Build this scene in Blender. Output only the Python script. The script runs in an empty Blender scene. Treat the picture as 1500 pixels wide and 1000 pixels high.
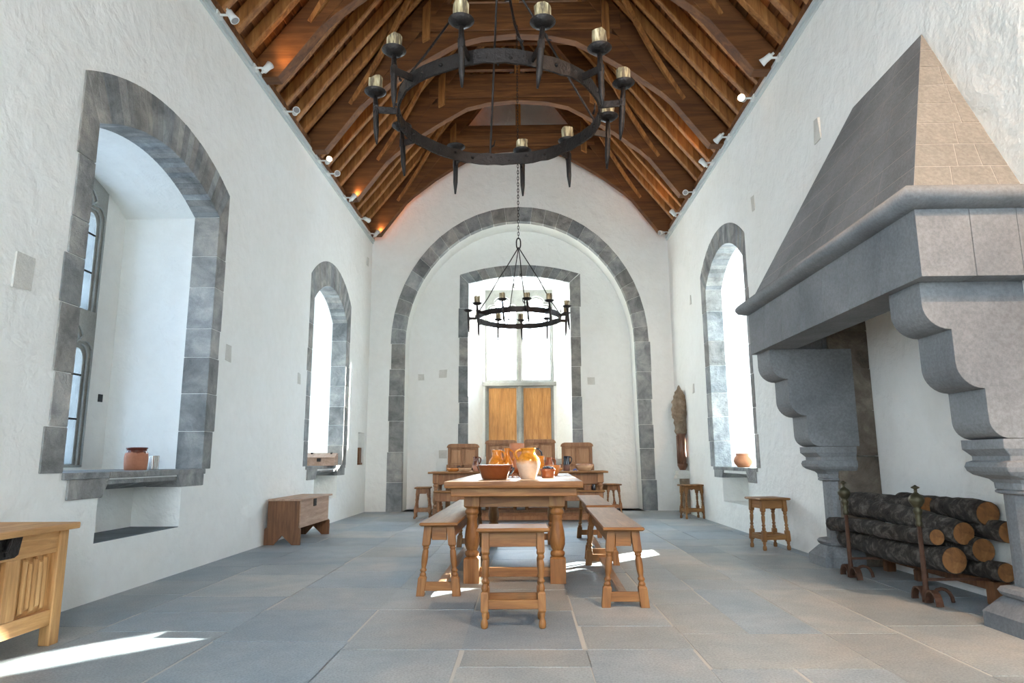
import bpy, bmesh, math, random
from mathutils import Vector, Matrix
from math import sin, cos, pi, radians, sqrt, atan2
random.seed(7)
SC = bpy.context.scene
COL = SC.collection

# ------------------------------------------------------------------ camera, sky, sun, exposure
F, PITCH, YAW, ROLL = 985.4, 0.1728, -0.0184, -0.006
WL, WR, D, H = 2.989, 2.835, 12.76, 0.95        # left wall x=-WL, right wall x=WR, far wall y=D
YN = -3.2                                        # near wall, behind the camera
EAVE = 5.26
XC = -0.08                                       # roof axis
HS = 2.9                                         # half span
SL = 1.30                                        # roof slope
cam_d = bpy.data.cameras.new('camera'); cam = bpy.data.objects.new('camera', cam_d); COL.objects.link(cam)
cam_d.sensor_fit = 'HORIZONTAL'; cam_d.sensor_width = 36.0; cam_d.lens = F * 36.0 / 1500.0
cam_d.clip_start = 0.05; cam_d.clip_end = 200
fwd = Vector((sin(YAW)*cos(PITCH), cos(YAW)*cos(PITCH), sin(PITCH)))
rgt = Vector((cos(YAW), -sin(YAW), 0)); upv = rgt.cross(fwd)
r2 = rgt*cos(ROLL) + upv*sin(ROLL); u2 = -rgt*sin(ROLL) + upv*cos(ROLL)
M = Matrix((r2, u2, -fwd)).transposed().to_4x4(); M.translation = Vector((0, 0, H))
cam.matrix_world = M
SC.camera = cam

world = bpy.data.worlds.new('sky'); SC.world = world; world.use_nodes = True
wn = world.node_tree; bgn = wn.nodes['Background']
tc = wn.nodes.new('ShaderNodeTexCoord'); sx = wn.nodes.new('ShaderNodeSeparateXYZ'); cr = wn.nodes.new('ShaderNodeValToRGB')
wn.links.new(tc.outputs['Generated'], sx.inputs[0]); wn.links.new(sx.outputs['Z'], cr.inputs[0])
cr.color_ramp.elements[0].position = 0.0; cr.color_ramp.elements[0].color = (0.90, 0.95, 1.0, 1)
cr.color_ramp.elements[1].position = 0.6; cr.color_ramp.elements[1].color = (0.66, 0.82, 1.0, 1)
wn.links.new(cr.outputs[0], bgn.inputs[0]); bgn.inputs[1].default_value = 9.0

SUN_TAN = 0.385
sd = Vector((-0.698, -0.716, -SUN_TAN)).normalized()
sun_d = bpy.data.lights.new('sun', 'SUN'); sun_d.energy = 38; sun_d.angle = radians(0.5); sun_d.color = (1.0, 0.93, 0.82)
sun = bpy.data.objects.new('sun', sun_d); COL.objects.link(sun)
sun.rotation_euler = sd.to_track_quat('-Z', 'Y').to_euler(); sun.location = (20, 22, 14)

def portal(loc, rot, sx_, sy_):
    l = bpy.data.lights.new('daylight_portal', 'AREA'); l.shape = 'RECTANGLE'; l.size = sx_; l.size_y = sy_
    l.cycles.is_portal = True
    o = bpy.data.objects.new('daylight_portal', l); COL.objects.link(o); o.location = loc; o.rotation_euler = rot
    return o
# one portal per window opening (they only guide the sampling of the sky)
portal((-WL-1.20, 5.30, 2.15), (0, -pi/2, 0), 2.9, 1.5)
portal((-WL-1.20, 10.20, 2.15), (0, -pi/2, 0), 2.9, 1.5)
portal((WR+1.20, 9.50, 2.3), (0, pi/2, 0), 3.1, 1.6)
portal((-0.1, 14.35, 2.9), (-pi/2, 0, 0), 1.5, 3.5)
portal((-1.55, YN-0.06, 2.9), (pi/2, 0, 0), 1.9, 3.7)
portal((1.45, YN-0.06, 2.9), (pi/2, 0, 0), 1.9, 3.7)
portal((-WL-0.06, 0.2, 2.3), (0, -pi/2, 0), 2.3, 1.2)

SC.view_settings.view_transform = 'Standard'; SC.view_settings.look = 'None'
SC.view_settings.gamma = 1.0; SC.view_settings.use_curve_mapping = False
SC.view_settings.exposure = 2.15
SC.cycles.max_bounces = 14; SC.cycles.diffuse_bounces = 9; SC.cycles.transparent_max_bounces = 12
SC.cycles.sample_clamp_indirect = 8.0; SC.cycles.caustics_reflective = False; SC.cycles.caustics_refractive = False
SC.cycles.use_denoising = True

# ------------------------------------------------------------------ materials
class NT:
    def __init__(s, name):
        s.m = bpy.data.materials.new(name); s.m.use_nodes = True; s.t = s.m.node_tree
        s.b = s.t.nodes['Principled BSDF']
    def n(s, k, **kw):
        x = s.t.nodes.new(k)
        for a, v in kw.items():
            if a in x.inputs: x.inputs[a].default_value = v
            else: setattr(x, a, v)
        return x
    def l(s, a, b): s.t.links.new(a, b)
    def coord(s, scale=(1, 1, 1), kind='Object'):
        t = s.n('ShaderNodeTexCoord'); m = s.n('ShaderNodeMapping'); m.inputs['Scale'].default_value = scale
        s.l(t.outputs[kind], m.inputs[0]); return m.outputs[0]
    def noise(s, v, sc, det=4, rough=0.55, dist=0.0):
        x = s.n('ShaderNodeTexNoise'); x.inputs['Scale'].default_value = sc; x.inputs['Detail'].default_value = det
        x.inputs['Roughness'].default_value = rough; x.inputs['Distortion'].default_value = dist
        s.l(v, x.inputs['Vector']); return x.outputs[0]
    def ramp(s, f, stops):
        r = s.n('ShaderNodeValToRGB'); e = r.color_ramp.elements
        while len(e) < len(stops): e.new(0.5)
        for i, (p_, c) in enumerate(stops): e[i].position = p_; e[i].color = (*c, 1)
        s.l(f, r.inputs[0]); return r.outputs[0]
    def mix(s, f, a, b, mode='MIX'):
        x = s.n('ShaderNodeMix'); x.data_type = 'RGBA'; x.blend_type = mode
        for sock, v in ((x.inputs[0], f), (x.inputs[6], a), (x.inputs[7], b)):
            if isinstance(v, (int, float)): sock.default_value = v
            elif isinstance(v, tuple): sock.default_value = (*v, 1)
            else: s.l(v, sock)
        return x.outputs[2]
    def bump(s, h, st, dist=0.02, prev=None):
        b = s.n('ShaderNodeBump'); b.inputs['Strength'].default_value = st; b.inputs['Distance'].default_value = dist
        s.l(h, b.inputs['Height'])
        if prev is not None: s.l(prev, b.inputs['Normal'])
        return b.outputs[0]
    def out(s, col, rough=0.8, nrm=None, metal=0.0, coat=0.0):
        if isinstance(col, tuple): s.b.inputs['Base Color'].default_value = (*col, 1)
        else: s.l(col, s.b.inputs['Base Color'])
        if isinstance(rough, (int, float)): s.b.inputs['Roughness'].default_value = rough
        else: s.l(rough, s.b.inputs['Roughness'])
        if nrm is not None: s.l(nrm, s.b.inputs['Normal'])
        s.b.inputs['Metallic'].default_value = metal; s.b.inputs['Coat Weight'].default_value = coat
        return s.m

def plaster(name, c1, c2, b=0.55):
    n = NT(name); v = n.coord()
    a = n.noise(v, 0.55, 4, 0.6); f = n.noise(v, 9, 5, 0.6); g = n.noise(v, 28, 3, 0.6, 0.6)
    col = n.ramp(a, [(0.3, c1), (0.7, c2)])
    col = n.mix(0.10, col, n.ramp(f, [(0.35, (0.62, 0.60, 0.56)), (0.62, (0.9, 0.9, 0.88))]), 'MULTIPLY')
    nb = n.bump(n.noise(v, 3.2, 4, 0.55, 0.4), b, 0.05); nb = n.bump(f, b*0.8, 0.022, nb); nb = n.bump(g, b*0.6, 0.006, nb)
    return n.out(col, 0.92, nb)

def stone(name, cs, sc=7, b=0.5, attr=False, joints=None, rough=0.85, speck=0.25):
    n = NT(name); v = n.coord()
    a = n.noise(v, sc*0.35, 6, 0.65, 0.5); g = n.noise(v, sc*14, 3, 0.7)
    col = n.ramp(a, [(0.28, cs[0]), (0.5, cs[1]), (0.72, cs[2])])
    col = n.mix(speck, col, n.ramp(g, [(0.35, (0.45, 0.45, 0.45)), (0.65, (1, 1, 1))]), 'MULTIPLY')
    if attr:
        at = n.n('ShaderNodeAttribute'); at.attribute_name = 'tone'
        col = n.mix(1.0, col, at.outputs['Color'], 'MULTIPLY')
    nb = n.bump(n.noise(v, sc, 5, 0.65), b, 0.03); nb = n.bump(g, b*0.6, 0.004, nb)
    return n.out(col, rough, nb)

def wood(name, dark, mid, light, axis='z', sc=1.0, rough=0.55, b=0.25, attr=False):
    n = NT(name)
    s_ = {'x': (1.2, 14, 14), 'y': (14, 1.2, 14), 'z': (14, 14, 1.2)}[axis]
    v = n.coord(tuple(q*sc for q in s_)); v2 = n.coord()
    a = n.noise(v, 1.6, 5, 0.6, 0.8); f = n.noise(v, 7, 3, 0.7); g = n.noise(v2, 1.7, 3, 0.5)
    col = n.ramp(a, [(0.3, dark), (0.52, mid), (0.72, light)])
    col = n.mix(0.35, col, n.ramp(f, [(0.35, (0.55, 0.5, 0.45)), (0.6, (1, 1, 1))]), 'MULTIPLY')
    col = n.mix(0.3, col, n.ramp(g, [(0.35, (0.6, 0.55, 0.5)), (0.65, (1, 1, 1))]), 'MULTIPLY')
    if attr:
        at = n.n('ShaderNodeAttribute'); at.attribute_name = 'tone'
        col = n.mix(1.0, col, at.outputs['Color'], 'MULTIPLY')
    return n.out(col, rough, n.bump(f, b, 0.004))

def plain(name, c, rough=0.5, metal=0.0, bsc=0, bst=0.0, coat=0.0, var=0.0):
    n = NT(name); v = n.coord()
    nb = n.bump(n.noise(v, bsc, 4, 0.6), bst, 0.01) if bsc else None
    col = c
    if var:
        col = n.mix(var, c, n.ramp(n.noise(v, 6 if not bsc else bsc*0.3, 5, 0.7, 0.5), [(0.35, (0.35, 0.3, 0.28)), (0.65, (1.0, 1.0, 1.0))]), 'MULTIPLY')
    return n.out(col, rough, nb, metal, coat)

def glaze(name, top, bottom, z, soft=0.02, rough_t=0.12, rough_b=0.75):
    # glazed above height z (local), bare clay below, with an uneven line
    n = NT(name); t = n.n('ShaderNodeTexCoord'); sp = n.n('ShaderNodeSeparateXYZ'); n.l(t.outputs['Object'], sp.inputs[0])
    no = n.noise(t.outputs['Object'], 18, 3); ma = n.n('ShaderNodeMath', operation='MULTIPLY_ADD')
    n.l(no, ma.inputs[0]); ma.inputs[1].default_value = 0.05; n.l(sp.outputs['Z'], ma.inputs[2])
    mr = n.n('ShaderNodeMapRange'); mr.inputs['From Min'].default_value = z+0.025-soft; mr.inputs['From Max'].default_value = z+0.025+soft
    n.l(ma.outputs[0], mr.inputs['Value'])
    f = n.noise(t.outputs['Object'], 30, 4, 0.7)
    ct = n.mix(0.6, top, n.ramp(f, [(0.35, (0.45, 0.35, 0.3)), (0.6, (1, 1, 1))]), 'MULTIPLY')
    cb = n.mix(0.3, bottom, n.ramp(f, [(0.35, (0.6, 0.55, 0.5)), (0.65, (1, 1, 1))]), 'MULTIPLY')
    col = n.mix(mr.outputs[0], cb, ct)
    rr = n.n('ShaderNodeMapRange'); n.l(mr.outputs[0], rr.inputs['Value']); rr.inputs['To Min'].default_value = rough_b; rr.inputs['To Max'].default_value = rough_t
    return n.out(col, rr.outputs[0])

MT = {}
MT['plaster'] = plaster('lime_plaster', (0.84, 0.84, 0.80), (0.90, 0.91, 0.89), 0.65)
MT['stone'] = stone('grey_stone', ((0.14, 0.145, 0.145), (0.29, 0.295, 0.29), (0.47, 0.46, 0.43)), 11, 1.0, attr=True)
MT['window_stone'] = stone('window_stone', ((0.24, 0.24, 0.22), (0.36, 0.36, 0.33), (0.46, 0.46, 0.42)), 5, 0.5)
MT['patch_stone'] = stone('patch_stone', ((0.58, 0.57, 0.52), (0.66, 0.65, 0.60), (0.74, 0.73, 0.69)), 7, 0.6)
MT['hearth_stone'] = stone('hearth_stone', ((0.135, 0.145, 0.155), (0.205, 0.215, 0.225), (0.27, 0.28, 0.29)), 4, 0.25, speck=0.45)
MT['warm_lit_stone'] = stone('warm_lit_stone', ((0.17, 0.165, 0.15), (0.225, 0.215, 0.195), (0.28, 0.265, 0.24)), 3, 0.3, speck=0.5)  # same stone as the hearth, with warm lamplight painted into its colour
MT['rough_stone'] = stone('sooty_stone', ((0.04, 0.03, 0.022), (0.16, 0.13, 0.10), (0.32, 0.28, 0.22)), 9, 0.9)
MT['mortar'] = plain('mortar', (0.50, 0.49, 0.45), 0.95, bsc=30, bst=0.4)
MT['lime_joint'] = plain('lime_joint', (0.34, 0.32, 0.29), 0.95, bsc=30, bst=0.4)
MT['slate'] = stone('slate_shelf', ((0.08, 0.10, 0.12), (0.14, 0.17, 0.2), (0.2, 0.23, 0.26)), 6, 0.4)
fl = NT('flagstone'); v = fl.coord()
at = fl.n('ShaderNodeAttribute'); at.attribute_name = 'tone'
a = fl.noise(v, 1.3, 5, 0.6, 0.4); g = fl.noise(v, 90, 3, 0.7); k = fl.noise(v, 6, 5, 0.65)
c = fl.ramp(a, [(0.3, (0.30, 0.355, 0.39)), (0.5, (0.375, 0.412, 0.43)), (0.72, (0.48, 0.475, 0.455))])
c = fl.mix(1.0, c, at.outputs['Color'], 'MULTIPLY')
c = fl.mix(0.6, c, fl.ramp(g, [(0.36, (0.45, 0.45, 0.45)), (0.6, (1, 1, 1))]), 'MULTIPLY')
c = fl.mix(0.3, c, fl.ramp(k, [(0.36, (0.6, 0.62, 0.64)), (0.62, (1, 1, 1))]), 'MULTIPLY')
nb = fl.bump(k, 0.25, 0.012); nb = fl.bump(g, 0.35, 0.003, nb)
MT['floor'] = fl.out(c, 0.48, nb)
MT['oak'] = wood('oak_z', (0.17, 0.065, 0.015), (0.275, 0.122, 0.032), (0.37, 0.185, 0.058), 'z')
MT['oak_x'] = wood('oak_x', (0.17, 0.065, 0.015), (0.275, 0.122, 0.032), (0.37, 0.185, 0.058), 'x')
MT['oak_y'] = wood('oak_y', (0.17, 0.065, 0.015), (0.275, 0.122, 0.032), (0.37, 0.185, 0.058), 'y')
MT['oak_top'] = wood('sheen_paled_oak_top', (0.22, 0.12, 0.06), (0.32, 0.19, 0.105), (0.42, 0.27, 0.16), 'y', rough=0.33)  # oak paled for the tops, window reflection painted into the colour
MT['pale_oak'] = wood('pale_oak', (0.42, 0.20, 0.065), (0.58, 0.31, 0.115), (0.69, 0.41, 0.175), 'z')
MT['pale_oak_y'] = wood('pale_oak_y', (0.42, 0.20, 0.065), (0.58, 0.31, 0.115), (0.69, 0.41, 0.175), 'y')
MT['brown_oak'] = wood('brown_oak', (0.10, 0.04, 0.015), (0.19, 0.08, 0.03), (0.27, 0.125, 0.05), 'z')
MT['pink_oak'] = wood('limed_oak', (0.38, 0.24, 0.16), (0.50, 0.33, 0.24), (0.6, 0.42, 0.32), 'y')
MT['chair_oak'] = wood('chair_oak', (0.22, 0.095, 0.036), (0.31, 0.145, 0.06), (0.40, 0.205, 0.095), 'z')
MT['panel_oak'] = wood('panel_oak', (0.33, 0.16, 0.07), (0.45, 0.24, 0.115), (0.55, 0.32, 0.17), 'z')
MT['roof_board'] = wood('roof_board', (0.12, 0.034, 0.005), (0.25, 0.078, 0.012), (0.38, 0.135, 0.024), 'y', rough=0.7, attr=True)
MT['rafter'] = wood('rafter_oak', (0.18, 0.068, 0.014), (0.36, 0.15, 0.036), (0.50, 0.24, 0.07), 'z', sc=0.7, rough=0.7)
MT['brace_oak'] = wood('brace_oak', (0.08, 0.026, 0.005), (0.16, 0.058, 0.012), (0.26, 0.105, 0.027), 'x', sc=0.35, rough=0.75)
MT['truss_x'] = wood('truss_oak_x', (0.08, 0.028, 0.006), (0.19, 0.072, 0.017), (0.30, 0.125, 0.035), 'x', sc=0.6, rough=0.7)
MT['shutter'] = wood('shutter_pine', (0.42, 0.17, 0.03), (0.62, 0.28, 0.06), (0.74, 0.38, 0.11), 'z', rough=0.45)
MT['iron'] = plain('wrought_iron', (0.035, 0.03, 0.028), 0.45, 0.75, 60, 0.5, var=0.5)
MT['rust'] = plain('rusty_iron', (0.11, 0.05, 0.028), 0.7, 0.4, 70, 0.4, var=0.6)
MT['bronze'] = plain('aged_bronze', (0.09, 0.08, 0.045), 0.5, 0.6, 50, 0.2, var=0.5)
cn = NT('candle_wax'); v = cn.coord((40, 40, 6))
MT['candle'] = cn.out(cn.ramp(cn.noise(v, 1.5, 3), [(0.4, (0.09, 0.065, 0.035)), (0.55, (0.36, 0.29, 0.16)), (0.72, (0.62, 0.56, 0.40))]), 0.6)
MT['white'] = plain('white_enamel', (0.72, 0.74, 0.72), 0.35)
MT['trunk'] = plain('grey_white_trunking', (0.55, 0.60, 0.60), 0.45)
MT['black'] = plain('black_glaze', (0.012, 0.014, 0.022), 0.15)
MT['clay'] = plain('terracotta', (0.52, 0.22, 0.11), 0.65, bsc=25, bst=0.1, var=0.25)
MT['brown_glaze'] = plain('brown_glaze', (0.26, 0.075, 0.022), 0.14, bsc=8, bst=0.05, coat=0.6, var=0.5)
MT['dark_berry'] = plain('dark_berry', (0.012, 0.015, 0.03), 0.18)
MT['bark'] = stone('bark', ((0.012, 0.009, 0.007), (0.055, 0.043, 0.034), (0.24, 0.21, 0.175)), 42, 1.0, rough=0.95, speck=0.6)
le = NT('log_end'); v = le.coord()
MT['log_end'] = le.out(le.ramp(le.noise(v, 9, 4, 0.6, 1.2), [(0.3, (0.13, 0.05, 0.016)), (0.55, (0.27, 0.115, 0.035)), (0.75, (0.38, 0.18, 0.06))]), 0.85, le.bump(le.noise(v, 60, 3), 0.3, 0.004))
MT['steel'] = plain('steel', (0.5, 0.5, 0.48), 0.25, 0.9)
MT['carved'] = stone('carved_stone', ((0.17, 0.12, 0.07), (0.30, 0.23, 0.16), (0.42, 0.34, 0.26)), 16, 0.9)
MT['marble'] = stone('brown_marble', ((0.13, 0.055, 0.03), (0.20, 0.09, 0.05), (0.28, 0.14, 0.09)), 5, 0.1, rough=0.35)
gl = bpy.data.materials.new('window_glass'); gl.use_nodes = True; gt = gl.node_tree; gt.nodes.clear()
o_ = gt.nodes.new('ShaderNodeOutputMaterial'); tr = gt.nodes.new('ShaderNodeBsdfTransparent'); go = gt.nodes.new('ShaderNodeBsdfGlossy')
mx = gt.nodes.new('ShaderNodeMixShader'); tr.inputs[0].default_value = (0.93, 0.96, 0.97, 1); go.inputs['Roughness'].default_value = 0.03; mx.inputs[0].default_value = 0.06
gt.links.new(tr.outputs[0], mx.inputs[1]); gt.links.new(go.outputs[0], mx.inputs[2]); gt.links.new(mx.outputs[0], o_.inputs[0])
MT['glass'] = gl
def tinted(name, c):
    g_ = gl.copy(); g_.name = name
    for n_ in g_.node_tree.nodes:
        if n_.type == 'BSDF_TRANSPARENT': n_.inputs[0].default_value = (*c, 1)
    MT[name] = g_
tinted('old_glass', (0.34, 0.38, 0.42)); tinted('pale_glass', (0.60, 0.64, 0.66))
em = NT('lamp_lens'); em.b.inputs['Emission Color'].default_value = (1, 0.72, 0.42, 1); em.b.inputs['Emission Strength'].default_value = 9
MT['lens_lit'] = em.m
MT['lens'] = plain('lamp_glass', (0.3, 0.3, 0.3), 0.15)

# ------------------------------------------------------------------ mesh helpers
def V(*a): return Vector(a)
def bm_(): return bmesh.new()
def face(bm, vs):
    try: return bm.faces.new(vs)
    except ValueError: return None
def box(bm, x0, x1, y0, y1, z0, z1, M=None, tone=None, j=0.0):
    c = []
    for x, y, z in ((x0,y0,z0),(x1,y0,z0),(x1,y1,z0),(x0,y1,z0),(x0,y0,z1),(x1,y0,z1),(x1,y1,z1),(x0,y1,z1)):
        q = Vector((x+random.uniform(-j,j), y+random.uniform(-j,j), z+random.uniform(-j,j)))
        c.append(bm.verts.new(M @ q if M else q))
    fs = [face(bm, [c[i] for i in f]) for f in ((0,3,2,1),(4,5,6,7),(0,1,5,4),(1,2,6,5),(2,3,7,6),(3,0,4,7))]
    if tone is not None: paint(bm, fs, tone)
    return fs
def paint(bm, fs, t):
    L = bm.loops.layers.float_color.get('tone') or bm.loops.layers.float_color.new('tone')
    for f in fs:
        if f:
            for l in f.loops: l[L] = (*t, 1)
def hexa(bm, pts, tone=None):
    c = [bm.verts.new(q) for q in pts]
    fs = [face(bm, [c[i] for i in f]) for f in ((0,3,2,1),(4,5,6,7),(0,1,5,4),(1,2,6,5),(2,3,7,6),(3,0,4,7))]
    if tone is not None: paint(bm, fs, tone)
    return fs
def lathe(bm, prof, cx=0, cy=0, seg=24, cap=True, M=None, sh=(0,0), z0ref=0.0, ph=0.0):
    rings = []
    for r, z in prof:
        ring = []
        for i in range(seg):
            a = 2*pi*i/seg + ph
            q = Vector((cx + max(r,1e-4)*cos(a) + sh[0]*(z-z0ref), cy + max(r,1e-4)*sin(a) + sh[1]*(z-z0ref), z))
            ring.append(bm.verts.new(M @ q if M else q))
        rings.append(ring)
    for a, b in zip(rings, rings[1:]):
        for i in range(seg):
            f = face(bm, (a[i], a[(i+1)%seg], b[(i+1)%seg], b[i]))
            if f: f.smooth = True
    if cap: face(bm, rings[0][::-1]); face(bm, rings[-1])
def tube(bm, pts, r, seg=10, cap=True, flat=1.0):
    pts = [Vector(q) for q in pts]; n = len(pts); rings = []
    up = Vector((0,0,1))
    t0 = (pts[1]-pts[0]).normalized()
    if abs(t0.dot(up)) > 0.95: up = Vector((1,0,0))
    u = t0.cross(up).normalized()
    for i in range(n):
        t = (pts[min(i+1,n-1)] - pts[max(i-1,0)]).normalized()
        u = (u - t*u.dot(t)).normalized(); w = t.cross(u)
        rr = r[i] if isinstance(r, (list, tuple)) else r
        rings.append([bm.verts.new(pts[i] + (u*cos(2*pi*k/seg) + w*sin(2*pi*k/seg)*flat)*rr) for k in range(seg)])
    for a, b in zip(rings, rings[1:]):
        for i in range(seg):
            f = face(bm, (a[i], a[(i+1)%seg], b[(i+1)%seg], b[i]))
            if f: f.smooth = True
    if cap: face(bm, rings[0][::-1]); face(bm, rings[-1])
    return rings
def extrude(bm, pts, f3, d0, d1):
    """2D polygon -> solid between depths d0,d1; f3(a,b,d)->xyz"""
    A = [bm.verts.new(f3(a, b, d0)) for a, b in pts]; B = [bm.verts.new(f3(a, b, d1)) for a, b in pts]
    n = len(pts)
    face(bm, A[::-1]); face(bm, B)
    for i in range(n): face(bm, (A[i], A[(i+1)%n], B[(i+1)%n], B[i]))
def plate(bm, outer, holes, f3, d, d2=None):
    """flat face with holes at depth d; if d2 given a solid plate"""
    def layer(dd):
        t = bmesh.new(); loops = []; edges = []
        for lp in [outer] + holes:
            vs = [t.verts.new(f3(a, b, dd)) for a, b in lp]; loops.append(len(vs))
            for i in range(len(vs)): edges.append(t.edges.new((vs[i], vs[(i+1)%len(vs)])))
        bmesh.ops.triangle_fill(t, use_beauty=True, use_dissolve=False, edges=edges)
        t.verts.ensure_lookup_table(); t.verts.index_update()
        m = {}
        vv = [bm.verts.new(x.co) for x in t.verts]
        for f in t.faces: face(bm, [vv[x.index] for x in f.verts])
        t.free(); return vv
    A = layer(d)
    if d2 is not None:
        B = layer(d2); k = 0
        for lp in [outer] + holes:
            n = len(lp)
            for i in range(n): face(bm, (A[k+i], A[k+(i+1)%n], B[k+(i+1)%n], B[k+i]))
            k += n
def ring_tube(bm, A, B, f3, dA, dB, smooth=False):
    a = [bm.verts.new(f3(x, y, dA)) for x, y in A]; b = [bm.verts.new(f3(x, y, dB)) for x, y in B]; n = len(A)
    for i in range(n):
        f = face(bm, (a[i], a[(i+1)%n], b[(i+1)%n], b[i]))
        if f: f.smooth = smooth
def obj(name, bm, mat, parent=None, bev=0.0, label=None, world=True, smooth=False, fixn=True):
    if fixn: bmesh.ops.recalc_face_normals(bm, faces=bm.faces[:])
    if parent is not None and world:
        off = parent.location
        bmesh.ops.translate(bm, verts=bm.verts[:], vec=-off)
    me = bpy.data.meshes.new(name); bm.to_mesh(me); bm.free()
    me.materials.append(MT[mat] if isinstance(mat, str) else mat)
    o = bpy.data.objects.new(name, me); COL.objects.link(o)
    if parent is not None: o.parent = parent
    if smooth:
        for q in me.polygons: q.use_smooth = True
    if bev:
        b = o.modifiers.new('bevel', 'BEVEL'); b.width = bev; b.segments = 2; b.limit_method = 'ANGLE'; b.angle_limit = radians(50)
    if label: o['label'] = label
    return o
def thing(name, label, cat, loc=(0,0,0), rz=0.0, group=None):
    o = bpy.data.objects.new(name, None); COL.objects.link(o); o.empty_display_size = 0.1
    o.location = loc; o.rotation_euler = (0, 0, rz); tag(o, label, cat, group); return o
def tag(o, label, cat, group=None):
    o['label'] = label; o['category'] = cat
    if group: o['group'] = group
    return o
def struct(name, bm, mat, **k):
    o = obj(name, bm, mat, **k); o['kind'] = 'structure'; return o
def copy_tree(o, parent=None):
    c = o.copy(); COL.objects.link(c); c.parent = parent
    for ch in list(o.children): copy_tree(ch, c)
    return c

fL = lambda a, b, d: Vector((-WL-d, a, b))
fR = lambda a, b, d: Vector((WR+d, a, b))
fF = lambda a, b, d: Vector((a, D+d, b))
def rtone(v=0.15, warm=0.05):
    g = 1 + random.uniform(-v, v); w = random.uniform(-warm, warm)
    return (g*(1+w), g, g*(1-w))

# ------------------------------------------------------------------ room shell
def seg_arch(y0, y1, zs, zsp, zc, n=14):
    """closed loop: bottom-left, up, segmental arch, down to bottom-right"""
    c = (y0+y1)/2; h = (y1-y0)/2; rise = zc-zsp; R = (h*h+rise*rise)/(2*rise); a = math.asin(min(1, h/R))
    pts = [(y0, zs)]
    for i in range(n+1):
        t = -a + 2*a*i/n
        pts.append((c+R*sin(t), zc-R+R*cos(t)))
    pts.append((y1, zs)); return pts
def rect(a0, a1, b0, b1): return [(a0, b0), (a0, b1), (a1, b1), (a1, b0)]

A_in = seg_arch(4.35, 6.26, 0.875, 3.30, 3.56); A_out = seg_arch(4.17, 6.44, 0.875, 3.60, 3.90)
B_in = seg_arch(9.28, 11.08, 0.865, 3.22, 3.60); B_out = seg_arch(9.12, 11.31, 0.865, 3.55, 3.98)
C_in = seg_arch(8.42, 10.25, 0.82, 3.52, 3.93); C_out = seg_arch(8.32, 10.50, 0.82, 3.80, 4.22)
DEP = 0.93

def cusp_light(a0, a1, z0, z1, head=0.34):
    """outline of a light with a cusped (trefoil) head"""
    c = (a0+a1)/2; h = (a1-a0)/2; zs = z1-head
    pts = [(a0, z0), (a0, zs)]
    for i in range(1, 6):
        t = pi*i/6*0.72; pts.append((a0 + h*0.30*(1-cos(t)), zs + head*0.42*sin(t)))
    pts.append((c-h*0.42, zs+head*0.42))
    for i in range(1, 5):
        t = i/5; pts.append((c-h*0.58+h*0.58*t*t*0.9+0.0, zs+head*0.42+head*0.58*sin(t*pi/2)*0.95))
    pts.append((c, z1))
    R = [(2*c-x, z) for x, z in pts[::-1][1:]]
    return pts + R

def window(name, f3, back, fr, lights, gmat):
    """stone frame plate with lights, glass panes behind"""
    bm = bm_(); a0, a1, z0, z1 = fr
    for g, d0, d1 in ((0.06, 0.0, 0.022), (0.03, 0.022, 0.044), (0.0, 0.044, 0.20)):
        ex = [cusp_light(l[0]-g, l[1]+g, l[2]-0.01*(g > 0), l[3]+g, l[4]) if len(l) == 5 else rect(l[0]-g, l[1]+g, l[2]-g, l[3]+g) for l in lights]
        plate(bm, rect(a0, a1, z0, z1), ex, f3, back+d0, back+d1)
    w = struct(name, bm, 'window_stone', bev=0.005)
    for l in lights:
        b2 = bm_(); extrude(b2, rect(l[0]-0.01, l[1]+0.01, l[2]-0.01, l[3]+0.01), f3, back+0.052, back+0.056)
        obj('glass_pane', b2, gmat or 'glass', w)
        b3 = bm_(); n = max(2, int((l[3]-l[2])/0.55))
        for i in range(1, n+1):
            z = l[2] + (l[3]-l[2])*i/(n+1)
            extrude(b3, rect(l[0]-0.01, l[1]+0.01, z-0.008, z+0.008), f3, back+0.045, back+0.051)
        obj('glazing_bar', b3, 'iron', w)
    return w

# walls ------------------------------------------------------------
def side_wall(name, f3, wins, niches, holes_extra=()):
    bm = bm_(); holes = []
    for inn, fr in wins:
        holes.append(inn)
        ring_tube(bm, inn, inn, f3, 0, DEP)
        plate(bm, inn, [rect(*fr)], f3, DEP)
        ring_tube(bm, rect(*fr), rect(*fr), f3, DEP, DEP+0.24)
    for nc, d in niches:
        holes.append(nc); ring_tube(bm, nc, nc, f3, 0, d)
        face(bm, [bm.verts.new(f3(a, b, d)) for a, b in nc])
    holes += list(holes_extra)
    plate(bm, [(YN, -0.06), (YN, EAVE+0.12), (D+0.02, EAVE+0.12), (D+0.02, -0.06)], holes, f3, 0)
    return struct(name, bm, 'plaster')
A_fr = (4.63, 5.97, 0.9, 3.52); B_fr = (9.53, 10.83, 0.88, 3.55); C_fr = (8.70, 10.225, 0.84, 3.80)
near_win = rect(-0.35, 0.75, 1.2, 3.4)  # opening for an unseen window added for fill daylight
wl = side_wall('wall_left', fL, [(A_in, A_fr), (B_in, B_fr)],
     [(rect(4.76, 5.92, 0.39, 0.82), 0.42), (rect(9.65, 10.83, 0.36, 0.80), 0.38), (rect(12.10, 12.56, 0.86, 1.44), 0.20)], [near_win])
wr = side_wall('wall_right', fR, [(C_in, C_fr)], [(rect(8.73, 9.93, 0.34, 0.74), 0.36), (rect(4.00, 6.24, -0.03, 2.30), 0.33)])

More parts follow.
